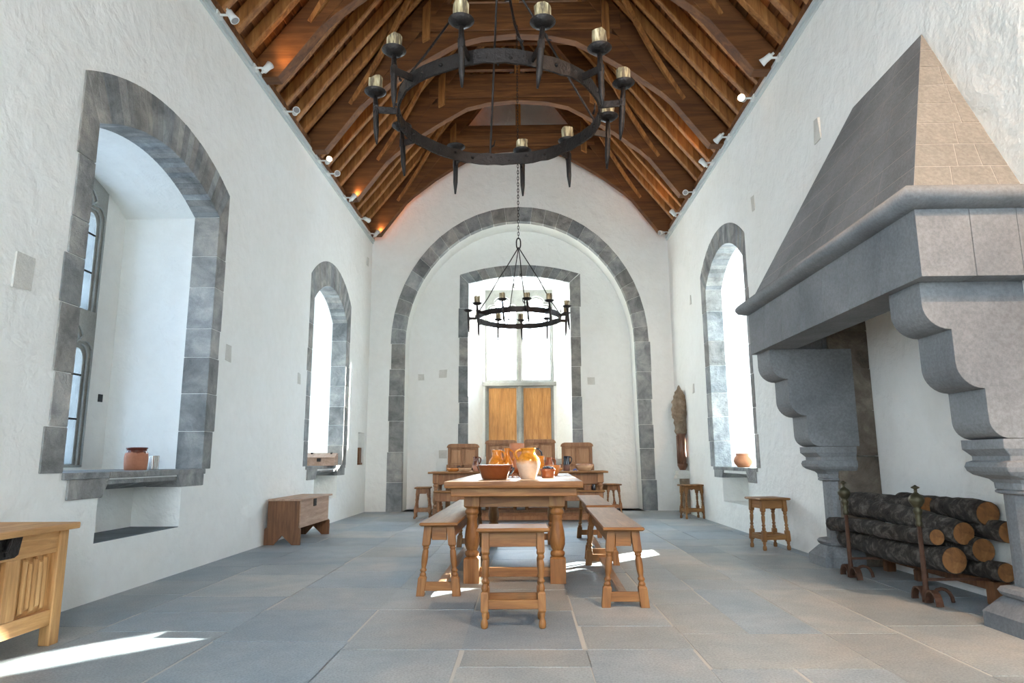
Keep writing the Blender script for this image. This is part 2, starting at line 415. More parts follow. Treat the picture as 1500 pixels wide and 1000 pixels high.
def ell(cx, hw, zs, rise, n=28, z0=0.0, flare=(0, 0)):
    pts = [(cx-hw-flare[0], z0)]
    for i in range(n+1):
        t = pi - pi*i/n; pts.append((cx+hw*cos(t), zs+rise*sin(t)))
    pts.append((cx+hw+flare[1], z0)); return pts
arch_in = ell(-0.095, 2.225, 3.15, 2.45, flare=(-0.01, 0.05)); arch_out = ell(-0.095, 2.485, 3.15, 2.75, flare=(0, 0.02))
E_in = seg_arch(-1.135, 0.945, 0.95, 4.49, 4.64); E_out = seg_arch(-1.305, 1.13, 0.95, 4.68, 4.875)
E_back = seg_arch(-0.88, 0.66, 0.95, 4.56, 4.60)
E_fr = (-0.83, 0.61, 1.0, 4.53); AD = 0.59; ED = 1.32
bm = bm_()
plate(bm, [(-WL, 0), (-WL, EAVE+0.1), (XC, EAVE+0.1+SL*HS+0.2), (WR, EAVE+0.1), (WR, 0)], [arch_in], fF, 0)
ring_tube(bm, arch_in, arch_in, fF, 0, AD)
plate(bm, arch_in, [E_in], fF, AD)
ring_tube(bm, E_in, E_back, fF, AD, ED)
plate(bm, E_back, [rect(*E_fr)], fF, ED)
ring_tube(bm, rect(*E_fr), rect(*E_fr), fF, ED, ED+0.25)
struct('wall_far', bm, 'plaster')
bm = bm_()
fN = lambda a, b, d: Vector((a, YN-d, b))
nw = [rect(-2.5, -0.6, 1.0, 4.8), rect(0.5, 2.4, 1.0, 4.8)]
plate(bm, [(-WL, 0), (-WL, EAVE+0.1), (XC, EAVE+0.1+SL*HS+0.2), (WR, EAVE+0.1), (WR, 0)], nw, fN, 0)
struct('wall_near', bm, 'plaster')
MULL = lambda a0, a1, z0, z1, f3, nm: window(nm, f3, 0.0, (a0, a1, z0, z1), [(a0+0.08, (a0+a1)/2-0.06, z0+0.08, (z0+z1)/2-0.06), ((a0+a1)/2+0.06, a1-0.08, z0+0.08, (z0+z1)/2-0.06),
        (a0+0.08, (a0+a1)/2-0.06, (z0+z1)/2+0.06, z1-0.08), ((a0+a1)/2+0.06, a1-0.08, (z0+z1)/2+0.06, z1-0.08)], '')
window('window_1', fL, DEP, A_fr, [(4.72, 5.23, 0.93, 2.10, 0.26), (5.37, 5.90, 0.93, 2.10, 0.26), (4.72, 5.23, 2.30, 3.36, 0.26), (5.37, 5.90, 2.30, 3.36, 0.26)], 'old_glass')
window('window_2', fL, DEP, B_fr, [(9.68, 10.10, 0.93, 2.12, 0.26), (10.26, 10.68, 0.93, 2.12, 0.26), (9.68, 10.10, 2.28, 3.38, 0.26), (10.26, 10.68, 2.28, 3.38, 0.26)], 'pale_glass')
window('window_3', fR, DEP, C_fr, [(8.84, 9.37, 0.90, 2.20, 0.26), (9.55, 10.15, 0.90, 2.20, 0.26), (8.84, 9.37, 2.30, 3.74, 0.3), (9.55, 10.15, 2.30, 3.74, 0.3)], 'pale_glass')
MULL(-2.5, -0.6, 1.0, 4.8, fN, 'added_window_5'); MULL(0.5, 2.4, 1.0, 4.8, fN, 'added_window_6'); MULL(-0.35, 0.75, 1.2, 3.4, fL, 'added_window_7')  # unseen windows, added around the camera to fill the room with daylight

# end window: two glazed lights over two shuttered ones
bm = bm_()
Lts = [(-0.755, -0.175, 2.60, 4.36, 0.30), (-0.025, 0.545, 2.60, 4.36, 0.30)]
low = [rect(-0.755, -0.175, 1.05, 2.42), rect(-0.025, 0.55, 1.05, 2.42)]
g = 0.03
plate(bm, rect(*E_fr), [cusp_light(*l) for l in Lts] + low, fF, ED+0.06, ED+0.22)
plate(bm, rect(*E_fr), [cusp_light(l[0]-g, l[1]+g, l[2]-g, l[3]+g, l[4]) for l in Lts] + [rect(x[0][0]-g, x[2][0]+g, x[0][1]-g, x[1][1]+g) for x in low], fF, ED, ED+0.06)
box(bm, E_fr[0]-0.05, E_fr[1]+0.05, D+ED-0.05, D+ED+0.02, 2.46, 2.54)
w4 = struct('window_4', bm, 'window_stone', bev=0.006)
for l in Lts:
    b2 = bm_(); extrude(b2, rect(l[0]-.01, l[1]+.01, l[2]-.01, l[3]+.01), fF, ED+0.13, ED+0.134); obj('glass_pane', b2, 'glass', w4)
    b3 = bm_()
    for i in (1, 2, 3):
        z = l[2]+(l[3]-l[2])*i/4; extrude(b3, rect(l[0], l[1], z-.006, z+.006), fF, ED+0.115, ED+0.127)
    obj('glazing_bar', b3, 'iron', w4)
for i, x in enumerate(low):
    b2 = bm_(); x0, x1 = x[0][0]-0.02, x[2][0]+0.02; n = 3; box(b2, x0, x1, D+ED+0.09, D+ED+0.11, 1.03, 2.44)
    for k in range(n):
        box(b2, x0+(x1-x0)*k/n+0.0002, x0+(x1-x0)*(k+1)/n-0.0002, D+ED+0.075-0.002*(k%2), D+ED+0.10, 1.03, 2.44)
    t = obj('window_shutter', b2, 'shutter', bev=0.002)
    tag(t, ['orange pine shutter closing the lower left light of the end window', 'orange pine shutter closing the lower right light of the end window'][i], 'shutter')

# stone surrounds ---------------------------------------------------
def surround(name, inn, out, f3, dep, jamb_h=0.36, inset=0.012, proud=0.008, per=1):
    bm = bm_(); n = len(inn)
    def blk(i0, i1, o0, o1):
        c = Vector(((i0[0]+i1[0]+o0[0]+o1[0])/4, (i0[1]+i1[1]+o0[1]+o1[1])/4)); 
        q = []
        for d in (-proud-random.uniform(0, 0.003), dep):
            for (x, y) in (i0, i1, o1, o0):
                s = 0.003
                v = Vector((x, y)); l = (c-v); v = v + l*min(1, s/max(l.length, 1e-3))
                q.append(f3(v[0], v[1], d))
        hexa(bm, q, rtone(0.22, 0.05))
    cx = (inn[0][0]+inn[-1][0])/2
    def ins(p_):   # nudge the inner edge into the opening so the reveal shows stone
        return (p_[0] + (inset if p_[0] < cx else -inset), p_[1]-(inset*0.6 if p_[1] > inn[1][1]+0.01 else 0))
    for side in (0, 1):
        a, b = (inn[0], inn[1]) if side == 0 else (inn[-1], inn[-2])
        c, d_ = (out[0], out[1]) if side == 0 else (out[-1], out[-2])
        z = a[1]; H_ = b[1]-a[1]; Ho = d_[1]-c[1]; m = max(1, round(H_/jamb_h)); cuts = [0]
        for k in range(1, m): cuts.append((k+random.uniform(-0.2, 0.2))/m)
        cuts.append(1)
        for k in range(m):
            t0, t1 = cuts[k], cuts[k+1]
            L = lambda p_, q_, t: (p_[0]+(q_[0]-p_[0])*t, p_[1]+(q_[1]-p_[1])*t)
            jit = random.uniform(-0.02, 0.025)
            i0, i1 = L(a, b, t0), L(a, b, t1); Lz = lambda z: L(c, d_, min(1, max(0, (z-c[1])/Ho)))
            o0, o1 = Lz(i0[1]), (Lz(i1[1]) if k < m-1 else d_); s = -1 if side == 0 else 1
            blk(ins(L(a, b, t0)), ins(L(a, b, t1)), (o0[0]+s*jit, o0[1]), (o1[0]+s*jit, o1[1]))
    for i in range(1, n-2, per):
        j = min(i+per, n-2)
        blk(ins(inn[i]), ins(inn[j]), out[i], out[j])
    return struct(name, bm, 'stone', bev=0.006)
surround('trim_1', seg_arch(4.35, 6.26, 0.875, 3.30, 3.56, 26), seg_arch(4.17, 6.44, 0.875, 3.60, 3.90, 26), fL, 0.24)
surround('trim_2', seg_arch(9.28, 11.08, 0.865, 3.22, 3.60, 26), seg_arch(9.12, 11.31, 0.865, 3.55, 3.98, 26), fL, 0.24)
surround('trim_3', seg_arch(8.42, 10.25, 0.82, 3.52, 3.93, 26), seg_arch(8.32, 10.50, 0.82, 3.80, 4.22, 26), fR, 0.24)
surround('trim_4', arch_in, arch_out, fF, 0.13, jamb_h=0.5, inset=0.006)
surround('trim_5', E_in, E_out, lambda a, b, d: Vector((a, D+AD+d, b)), 0.06, jamb_h=0.55)

# window sills with corbelled block stones over the low niches
def sill(name, f3, y0, y1, z, nz, n0, n1):
    bm = bm_(); s = 0.02
    k = 4
    for i in range(k):
        a0 = y0+(y1-y0)*i/k; a1 = y0+(y1-y0)*(i+1)/k
        hexa(bm, [f3(a, b, d) for d in (-0.02, DEP-0.02) for a, b in ((a0+.003, z-0.045), (a1-.003, z-0.045), (a1-.003, z), (a0+.003, z))], rtone(0.15, 0.03))
    for (a0, a1, zl, sk) in ((y0+0.06, n0+0.03, nz-0.10, 0.07), (n1-0.03, y1-0.02, nz-0.07, -0.07)):
        pts = [(a0, z-0.045), (a0, zl), (a1-(0 if sk < 0 else 0.0), zl), (a1+(sk if sk > 0 else 0), z-0.045)] if sk > 0 else [(a0+sk, z-0.045), (a0, zl), (a1, zl), (a1, z-0.045)]
        hexa(bm, [f3(a, b, d) for d in (-0.014, 0.30) for a, b in pts], rtone(0.1, 0.02))
    m = (n0+n1)/2
    for a0, a1 in ((n0+0.03, m), (m, n1-0.03)):
        hexa(bm, [f3(a, b, d) for d, b0 in ((0.01, z-0.06), (0.20, nz-0.03)) for a, b in ((a0, b0-0.03), (a1, b0-0.03), (a1, z-0.04), (a0, z-0.04))], rtone(0.1, 0.02))
    return struct(name, bm, 'stone', bev=0.005)
sill('trim_6', fL, 4.36, 6.31, 0.877, 0.80, 4.76, 5.92)
sill('trim_7', fL, 9.24, 11.24, 0.867, 0.78, 9.65, 10.83)
sill('trim_8', fR, 8.40, 10.32, 0.822, 0.74, 8.73, 9.93)
bm = bm_()
box(bm, -WL-0.42, -WL-0.004, 4.762, 5.918, 0.36, 0.395); struct('trim_9', bm, 'slate')
bm = bm_()
for y, z, s in ((6.664, 2.03, 1), (3.835, 2.07, 1.2), (8.813, 2.02, 0.8), (12.4, 4.7, 1)):
    box(bm, -WL-0.02, -WL+0.006, y-0.07*s, y+0.06*s, z-0.09*s, z+0.08*s, j=0.008)
obj('exposed_stone', bm, 'patch_stone', wl)
bm = bm_()
for y, z, s in ((6.075, 4.06, 1), (7.93, 4.04, 0.8), (11.3, 2.1, 0.7), (11.2, 3.6, 0.7)):
    box(bm, WR-0.006, WR+0.02, y-0.06*s, y+0.06*s, z-0.12*s, z+0.09*s, j=0.015)
obj('exposed_stone', bm, 'patch_stone', wr)
bm = bm_()
for x, z, s in ((-2.369+.3, 2.57, 1), (-1.63, 2.64, 1.3), (1.326, 2.47, 1.2), (-1.611, 1.05, 1.3)):
    box(bm, x-0.06*s, x+0.06*s, D+AD-0.008, D+AD+0.02, z-0.06*s, z+0.06*s, j=0.006)
o = obj('trim_10', bm, 'patch_stone'); o['kind'] = 'structure'
# dark socket in the far reveal of the big left window
bm = bm_(); box(bm, -3.922, -3.912, 6.10, 6.16, 1.49, 1.56); o = obj('trim_11', bm, 'black'); o['kind'] = 'structure'

# floor: slabs laid in long columns with staggered cross joints ------
bm = bm_()
xs = [-3.5, -2.45, -1.68, -0.95, -0.33, 0.295, 0.84, 1.22, 1.63, 2.04, 2.7, 3.3]
fixed = {2: [3.10, 3.78, 4.54, 5.3, 6.04, 6.9, 7.7], 3: [3.10, 3.62, 4.54, 5.25, 6.04], 4: [2.6, 3.33, 3.62, 4.5, 5.2], 5: [3.62, 4.1, 4.9], 6: [3.30, 3.93, 4.7, 5.2], 7: [3.30, 3.93, 5.19, 5.6], 8: [3.93, 5.19], 9: [3.2, 4.1, 5.19]}
for i in range(len(xs)-1):
    ys = [YN]
    fx = fixed.get(i, [])
    while ys[-1] < (fx[0] if fx else 15)-1.6: ys.append(ys[-1]+random.uniform(0.45, 1.1))
    ys += fx
    while ys[-1] < 14.6: ys.append(ys[-1]+random.uniform(0.45, 1.15))
    for y0, y1 in zip(ys, ys[1:]):
        if y1-y0 < 0.05: continue
        gp = 0.005
        w = random.random()
        base = (1.0, 1.0, 1.0)
        if w < 0.3: base = (0.90, 0.95, 1.0)
        elif w < 0.5: base = (1.07, 1.03, 0.98)
        if 0.9 < (xs[i]+xs[i+1])/2 < 2.6 and y0 < 6.5 and random.random() < 0.6: base = (1.08, 1.02, 0.95)
        t = random.uniform(0.9, 1.08)
        jx = random.uniform(-0.01, 0.01)
        box(bm, xs[i]+gp+jx, xs[i+1]-gp+jx, y0+gp, y1-gp, -0.06, 0.0, tone=tuple(q*t for q in base), j=0.0)
fl_o = struct('floor', bm, 'floor')
bm = bm_(); box(bm, -3.6, 3.4, YN, 14.6, -0.08, -0.003)
mo = obj('floor_mortar', bm, 'mortar', fl_o)

# ------------------------------------------------------------------ roof
def roof_z(x, off=0.0): return EAVE + SL*(HS-abs(x-XC)) + off
NRM = sqrt(1+SL*SL)
bm = bm_()
for s in (-1, 1):
    u = Vector((-s*1.0, 0, SL)).normalized()      # up the slope
    nn = Vector((s*SL, 0, 1)).normalized()        # outward normal
    P0 = Vector((XC+s*(HS+0.25), 0, EAVE-SL*0.25+0.16*NRM))
    Lmax = (HS+0.30)*NRM; k = 0; t = 0.0
    while t < Lmax:
        w = random.uniform(0.13, 0.19); y = YN-0.1
        while y < D+0.3:
            ln = random.uniform(1.6, 3.6); y1 = min(y+ln, D+0.3); dz = 0.032
            a, b = P0+u*t, P0+u*(t+w+0.02)
            q = [a, a+nn*0.022, b+nn*(0.022+dz), b+nn*dz]
            fs = hexa(bm, [Vector((v_.x, yy, v_.z)) for yy in (y+0.002, y1-0.002) for v_ in q], rtone(0.38, 0.12))
            y = y1
        t += w
struct('ceiling', bm, 'roof_board', bev=0.0)
bm = bm_()
for s in (-1, 1):
    nn = Vector((s*SL, 0, 1)).normalized(); a = Vector((XC+s*(HS+0.4), 0, EAVE-SL*0.4+0.16*NRM))+nn*0.08; b = Vector((XC, 0, EAVE+SL*HS+0.16*NRM))+nn*0.08
    a2, b2 = a+nn*0.05, b+nn*0.05
    hexa(bm, [Vector((v_.x, yy, v_.z)) for yy in (YN-0.3, D+0.5) for v_ in (a, a2, b2, b)])
o = obj('trim_12', bm, 'slate'); o['kind'] = 'structure'

# wall plates (brown timber) and grey trunking carrying the spotlights
for s, nm in ((-1, 'left'), (1, 'right')):
    X = -WL if s < 0 else WR
    bm = bm_(); a, b = sorted((X-s*0.035, X+s*0.2)); box(bm, a, b, YN, D, EAVE-0.01, EAVE+0.10)
    tag(obj('wall_plate', bm, 'truss_x', bev=0.006), 'long brown oak plate under the rafters along the top of the %s wall' % nm, 'beam')
    bm = bm_(); a, b = sorted((X-s*0.05, X-s*0.002)); box(bm, a, b, YN+0.1, D-0.02, EAVE-0.055, EAVE-0.012)
    a, b = sorted((X-s*0.028, X-s*0.002)); box(bm, a, b, YN+0.1, D-0.02, EAVE-0.10, EAVE-0.06)
    tag(obj('light_track', bm, 'trunk', bev=0.003), 'pale grey lighting track along the top of the %s wall' % nm, 'lighting track')

# common rafters
TR = [D-0.32-1.81*k for k in range(9)]             # truss positions
def rafter_pair(y):
    root = thing('rafter_pair', '', 'rafters', (XC, y, EAVE))
    for s in (-1, 1):
        bm = bm_(); w = random.uniform(0.042, 0.052); n = 7; prev = None
        ring = []
        wob = [random.uniform(-0.007, 0.007) for _ in range(n+1)]
        for i in range(n+1):
            t = i/n; x = s*(HS+0.02)*(1-t); z = SL*HS*t + 0.02 - SL*0.02
            if i == 0: z += 0.0
            nn = Vector((s*SL, 0, 1)).normalized()
            dep = 0.13 + random.uniform(-0.012, 0.012)
            c = Vector((x, wob[i], z)) + nn*0.15
            ring.append([bm.verts.new(c + Vector((0, yy, 0)) - nn*dd) for yy, dd in ((-w, 0), (w, 0), (w, dep-0.012), (w-0.012, dep), (-w+0.012, dep), (-w, dep-0.012))])
        for a, b in zip(ring, ring[1:]):
            for k in range(6): face(bm, (a[k], a[(k+1)%6], b[(k+1)%6], b[k]))
        face(bm, ring[0][::-1]); face(bm, ring[-1])
        obj('rafter', bm, 'rafter', root, world=False)
    bm = bm_(); hz = 2.55; hx = HS-hz/SL
    box(bm, -hx, hx, -0.045, 0.045, hz, hz+0.13)
    obj('collar', bm, 'truss_x', root, world=False, bev=0.005)
    return root
names_r = ['first', 'second', 'third', 'fourth']
ord_t = ['gable wall truss', 'truss next to the gable wall', 'truss carrying the small far chandelier', 'fourth truss from the gable wall', 'fifth truss from the gable wall', 'sixth truss from the gable wall', 'truss nearest overhead']
for ti in range(1, 7):
    for k in range(4):
        y = TR[ti] + 0.42 + 0.345*k + random.uniform(-0.02, 0.02)
        r_ = rafter_pair(y)
        r_['label'] = '%s rafter couple with collar beyond the %s' % (names_r[k], ord_t[ti]); r_['group'] = 'common rafters of the oak roof'

# principal trusses with arched braces
def truss(y, ti):
    root = thing('roof_truss', ['arch-braced oak truss set against the white gable wall', 'arch-braced oak truss next in front of the gable wall',
        'arch-braced oak truss from which the small far chandelier hangs', 'oak truss crossing the top of the picture behind the big chandelier', 'oak roof truss high above the big chandelier',
        'oak roof truss in front of the big chandelier', 'oak roof truss nearest above the viewer'][ti], 'roof truss', (XC, y, EAVE), group='arch-braced oak trusses')
    th = 0.08
    arc = [(2.78, 0.02), (2.62, 0.20), (2.36, 0.46), (2.05, 0.76), (1.62, 1.10), (1.22, 1.36), (0.86, 1.57), (0.5, 1.66), (0.0, 1.70)]
    for s in (-1, 1):
        f3 = lambda a, b, d: Vector((s*a, d, b))
        bm = bm_()        # principal rafter
        extrude(bm, [(HS+0.05, -0.04), (HS+0.05, 0.17), (0.0, SL*HS+0.20), (0.0, SL*HS-0.14), (HS-0.22, -0.04)], f3, -th, th)
        obj('principal_rafter', bm, 'brace_oak', root, world=False, bev=0.006)
        bm = bm_()        # arched brace
        up = [(a[0], max(min(SL*(HS-a[0])-0.10, 1.74), a[1]+0.03)) for a in arc]
        extrude(bm, arc + up[::-1], f3, -th+0.012, th-0.012)
        obj('arch_brace', bm, 'brace_oak', root, world=False, bev=0.004)
        bm = bm_(); q = 1.28   # queen strut
        extrude(bm, [(q-0.055, 1.62), (q-0.055, SL*(HS-q)+0.05+0.07), (q+0.055, SL*(HS-q)+0.05-0.07), (q+0.055, 1.56)], f3, -th-0.07, -th+0.0)
        obj('queen_strut', bm, 'rafter', root, world=False, bev=0.004)
        # small diagonal from brace to collar
    bm = bm_(); box(bm, -1.50, 1.50, -th-0.01, th+0.01, 1.745, 2.00); obj('collar_beam', bm, 'truss_x', root, world=False, bev=0.01)
    bm = bm_(); box(bm, -1.28, 1.28, -th+0.02, th-0.02, 2.01, 2.20); obj('upper_collar', bm, 'truss_x', root, world=False, bev=0.01)
    bm = bm_(); box(bm, -0.05, 0.05, -0.05, 0.05, 2.20, SL*HS+0.0); obj('king_post', bm, 'rafter', root, world=False, bev=0.005)
    return root
for ti in range(7): truss(TR[ti], ti)
# curved wind braces lying against the rafters
for ti in range(0, 6):
    for s in (-1, 1):
        bm = bm_(); n = 9; ring = []
        for i in range(n+1):
            t = i/n; x = s*(2.36-1.30*t); z = EAVE + SL*(HS-abs(x)) - 0.06
            y = TR[ti] - 0.05 - 1.05*t**1.15 + 0.10*sin(t*pi)
            w = 0.075 if 0 < i < n else 0.045
            nn = Vector((s*SL, 0, 1)).normalized(); dr = Vector((0.25*s, 1, 0)).normalized()
            c = Vector((XC+x, y, z))
            ring.append([bm.verts.new(c + dr*a + nn*b) for a, b in ((-w, 0.03), (w, 0.03), (w, -0.03), (-w, -0.03))])
        for a, b in zip(ring, ring[1:]):
            for k in range(4): face(bm, (a[k], a[(k+1)%4], b[(k+1)%4], b[k]))
        face(bm, ring[0][::-1]); face(bm, ring[-1])
        tag(obj('wind_brace', bm, 'rafter', bev=0.005), 'curved wind brace on the %s slope from the %s' % ('left' if s < 0 else 'right', ord_t[ti]), 'wind brace', 'wind braces under the rafters')
# lower purlin line hidden behind rafters

# ------------------------------------------------------------------ spotlights on the tracks
def spot(y, s, lit, label, aim=None):
    X = -WL if s < 0 else WR
    root = thing('spotlight', label, 'spotlight', (X-s*0.04, y, EAVE-0.035), group='white track spotlights')
    bm = bm_(); box(bm, -0.02, 0.02, -0.06, 0.06, -0.022, 0.022); tube(bm, [(0, 0, 0), (-s*0.10, 0, -0.005)], 0.012, 8)
    obj('mount', bm, 'white', root, world=False, bev=0.003)
    d = Vector(aim if aim else (-s*0.55, -0.5, -0.35)).normalized(); c = Vector((-s*0.13, 0, -0.01))
    bm = bm_(); tube(bm, [c-d*0.055, c-d*0.045, c+d*0.02, c+d*0.07], [0.024, 0.034, 0.036, 0.046], 14); tube(bm, [c-d*0.085, c-d*0.05], 0.014, 8)
    obj('lamp_head', bm, 'white', root, world=False)
    bm = bm_(); tube(bm, [c+d*0.068, c+d*0.073], 0.036, 14); obj('lens', bm, 'lens_lit' if lit else 'lens', root, world=False)
    return root, Vector(root.location)+c+d*0.09, d
def lamp(pos, target, power, angle=50, color=(1, 0.66, 0.36), blend=0.8, size=0.04):
    l = bpy.data.lights.new('spot_beam', 'SPOT'); l.energy = power; l.spot_size = radians(angle); l.spot_blend = blend; l.color = color; l.shadow_soft_size = size
    o = bpy.data.objects.new('spot_beam', l); COL.objects.link(o); o.location = pos
    o.rotation_euler = (Vector(target)-pos).to_track_quat('-Z', 'Y').to_euler(); return o
Lw = ['nearest the camera', 'second nearest the camera', 'third from the camera', 'fourth from the camera, glowing orange', 'just beyond the glowing one', 'third from the far corner', 'second from the far corner', 'in the far corner']
for i, (y, lit) in enumerate(((5.85, 0), (6.75, 0), (7.70, 0), (9.10, 1), (9.55, 0), (10.5, 0), (11.5, 0), (12.3, 0))):
    r_, p_, d_ = spot(y, -1, lit or i % 2, 'white spotlight on the left wall track, ' + Lw[i], (0.5, -0.8, 0.1) if lit else ((0.45, 0.3, 0.8) if i % 2 else (0.4, random.uniform(-0.9, 0.9), random.uniform(-0.6, 0.2))))
    if i % 2 == 1: lamp(p_, (XC+0.3, y+0.7, EAVE+2.9), 2.5, 130, color=(1, 0.55, 0.24))
Rw = ['nearest the camera', 'second from the camera, glowing orange', 'third from the camera', 'fourth from the camera', 'third from the far corner', 'second from the far corner', 'in the far corner']
for i, (y, lit) in enumerate(((6.72, 0), (7.55, 1), (8.55, 0), (9.35, 0), (10.45, 0), (11.4, 0), (12.4, 0))):
    r_, p_, d_ = spot(y, 1, lit or i % 2, 'white spotlight on the right wall track, ' + Rw[i], (-0.5, -0.8, -0.25) if lit else ((-0.45, 0.3, 0.8) if i % 2 else (-0.4, random.uniform(-0.9, 0.9), random.uniform(-0.6, 0.2))))
    if i % 2 == 1: lamp(p_, (XC-0.3, y+0.7, EAVE+2.9), 2.5, 130, color=(1, 0.55, 0.24))
# two more lit spotlights nearer than the frame, on the right track, washing the near side of the chimney and the wall beside it
for y, tx, pw, an, lb in ((1.3, (2.80, 4.4, 3.6), 25, 70, 'aimed at the hood top'), (0.2, (2.7, 3.7, 2.2), 230, 80, 'aimed at the chimney corbels'), (-0.8, (2.0, 3.9, 0.3), 120, 60, 'aimed at the hearth floor')):
    r_, p_, d_ = spot(y, 1, 1, 'lit white spotlight near the camera on the right track, %s' % lb, (-0.25, 0.9, -0.6))
    lamp(p_, tx, pw, an, color=(1, 0.68, 0.44))

# ------------------------------------------------------------------ chandeliers
def chandelier(loc, label, top, angs, missing=(), rods=(-0.14, 1.3, 2.9, -2.0), seed=1):
    rnd = random.Random(seed)
    root = thing('chandelier', label, 'chandelier', loc, group='black iron ring chandeliers')
    R = 0.55; n = 72
    bm = bm_(); rings = []
    for i in range(n):
        a = 2*pi*i/n; w = 0.005*sin(a*7)+rnd.uniform(-0.0025, 0.0025); h0 = -0.036+rnd.uniform(-0.003, 0.003); h1 = 0.036+rnd.uniform(-0.003, 0.003)
        rings.append([bm.verts.new(((R+w+q)*cos(a), (R+w+q)*sin(a), z)) for q, z in ((-0.006, h0), (0.006, h0), (0.006, h1), (-0.006, h1))])
    for i in range(n):
        a, b = rings[i], rings[(i+1) % n]
        for k in range(4): face(bm, (a[k], a[(k+1)%4], b[(k+1)%4], b[k]))
    obj('iron_ring', bm, 'iron', root, world=False)
    rv = None
    for k in range(30):       # rivets through the band
        a = 2*pi*k/30+0.03; zz = rnd.choice((0.0, 0.012, -0.012))
        if rv is None:
            bm = bm_(); bmesh.ops.create_icosphere(bm, subdivisions=2, radius=0.010, matrix=Matrix.Diagonal((1.4, 1, 1, 1)))
            q = rv = obj('rivet', bm, 'iron', root, world=False, smooth=True)
        else:
            q = rv.copy(); COL.objects.link(q); q.parent = root
        q.location = (R*cos(a), R*sin(a), zz); q.rotation_euler = (0, 0, a)
    for k, th in enumerate(angs):
        a = pi/2 - th; u = Vector((cos(a), sin(a), 0)); w = Vector((-sin(a), cos(a), 0)); c = u*(R+0.115)
        lean = Vector((rnd.uniform(-.02, .02), rnd.uniform(-.02, .02), 0))
        bm = bm_()
        tube(bm, [c+Vector((0, 0, 0.095))+lean*0.5, c+Vector((0, 0, 0.0)), c+Vector((0, 0, -0.13))-lean*0.5, c+Vector((0, 0, -0.205))-lean], [0.010, 0.016, 0.014, 0.005], 8)
        M_ = Matrix((u, w, Vector((0, 0, 1)))).transposed().to_4x4()
        box(bm, R+0.004, R+0.115, -0.005, 0.005, -0.018, 0.018, M=M_)
        box(bm, R+0.104, R+0.128, -0.014, 0.014, -0.022, 0.022, M=M_)
        h = obj('candle_holder', bm, 'iron', root, world=False)
        bm = bm_(); P = c+lean*0.5
        lathe(bm, [(0.012, 0.085), (0.036, 0.090), (0.060, 0.110), (0.058, 0.114), (0.034, 0.102), (0.02, 0.104)], P.x, P.y, 18)
        obj('drip_pan', bm, 'iron', h, world=False)
        if k not in missing:
            bm = bm_(); hh = rnd.uniform(0.075, 0.10); s_ = 14; rr = []
            for z in (0.104, 0.13, 0.104+hh*0.7, 0.104+hh):
                rr.append([bm.verts.new((P.x+(0.037+rnd.uniform(-.003, .003))*cos(2*pi*q/s_), P.y+(0.037+rnd.uniform(-.003, .003))*sin(2*pi*q/s_), z+(rnd.uniform(-0.012, 0.006) if z > 0.17 else 0))) for q in range(s_)])
            for x, y in zip(rr, rr[1:]):
                for q in range(s_): face(bm, (x[q], x[(q+1)%s_], y[(q+1)%s_], y[q]))
            face(bm, rr[-1]); face(bm, rr[0][::-1])
            obj('candle', bm, 'candle', h, world=False)
    T = Vector((0, 0, 0.97))
    for th in rods:
        a = pi/2 - th; P = Vector((R*cos(a), R*sin(a), 0.03)); mid = P.lerp(T, 0.52) + Vector((0.01*cos(a), 0, 0))
        bm = bm_()
        tube(bm, [P+Vector((0, 0, -0.03)), P+Vector((0, 0, 0.02)), P.lerp(T, .25)+Vector((rnd.uniform(-.006, .006), 0, 0)), mid], 0.0065, 8)
        tube(bm, [mid, P.lerp(T, .75)+Vector((rnd.uniform(-.005, .005), 0, 0)), T], 0.0065, 8)
        e = (P-T).normalized(); s_ = e.cross(Vector((0, 0, 1))).normalized()
        tube(bm, [mid-e*0.03, mid+s_*0.016, mid+e*0.02, mid+s_*0.03+e*0.045], [0.008, 0.007, 0.007, 0.003], 6)
        tube(bm, [P+Vector((0, 0, 0.05)), P+s_*0.022+Vector((0, 0, 0.065)), P+s_*0.03+Vector((0, 0, 0.10))], [0.008, 0.006, 0.003], 6)
        obj('hanging_rod', bm, 'iron', root, world=False)
    bm = bm_()      # long top link
    pts = [Vector((0.028*cos(t)*(1), 0, T.z+0.055+0.065*sin(t)+(0.012 if sin(t) > 0 else -0.012))) for t in [2*pi*i/20 for i in range(21)]]
    tube(bm, pts, 0.0085, 8, cap=False)
    obj('top_link', bm, 'iron', root, world=False)
    bm = bm_(); z = T.z+0.125; k = 0; zt = top-loc[2]
    while z < zt:
        ax = Vector((1, 0, 0)) if k % 2 else Vector((0, 1, 0))
        pts = [Vector((0, 0, z+0.022)) + ax*0.011*cos(t) + Vector((0, 0, 0.022*sin(t)+(0.006 if sin(t) > 0 else -0.006))) for t in [2*pi*i/10 for i in range(11)]]
        tube(bm, pts, 0.0042, 6, cap=False); z += 0.044; k += 1
    tube(bm, [(0, 0, zt-0.02), (0.0, 0, zt+0.06)], 0.012, 8)
    obj('chain', bm, 'iron', root, world=False)
    return root
chandelier((-0.125, 3.41, 2.80), 'large black iron ring chandelier hanging nearest the viewer', 7.0, (-0.467, 0.187, 0.664, 1.20, 1.74, 2.28, 2.815, -2.92, -2.31, -1.69, -1.08), missing=(0, 10), seed=3)
chandelier((-0.065, 8.68, 2.775), 'small looking black iron chandelier hanging far off before the end window', 6.98, (-0.47, 0.045, 0.62, 1.25, 1.9, 2.52, 2.975, -2.85, -2.25, -1.6, -1.0), missing=(2, 9), rods=(-0.3, 1.5, 3.0, -1.75), seed=8)

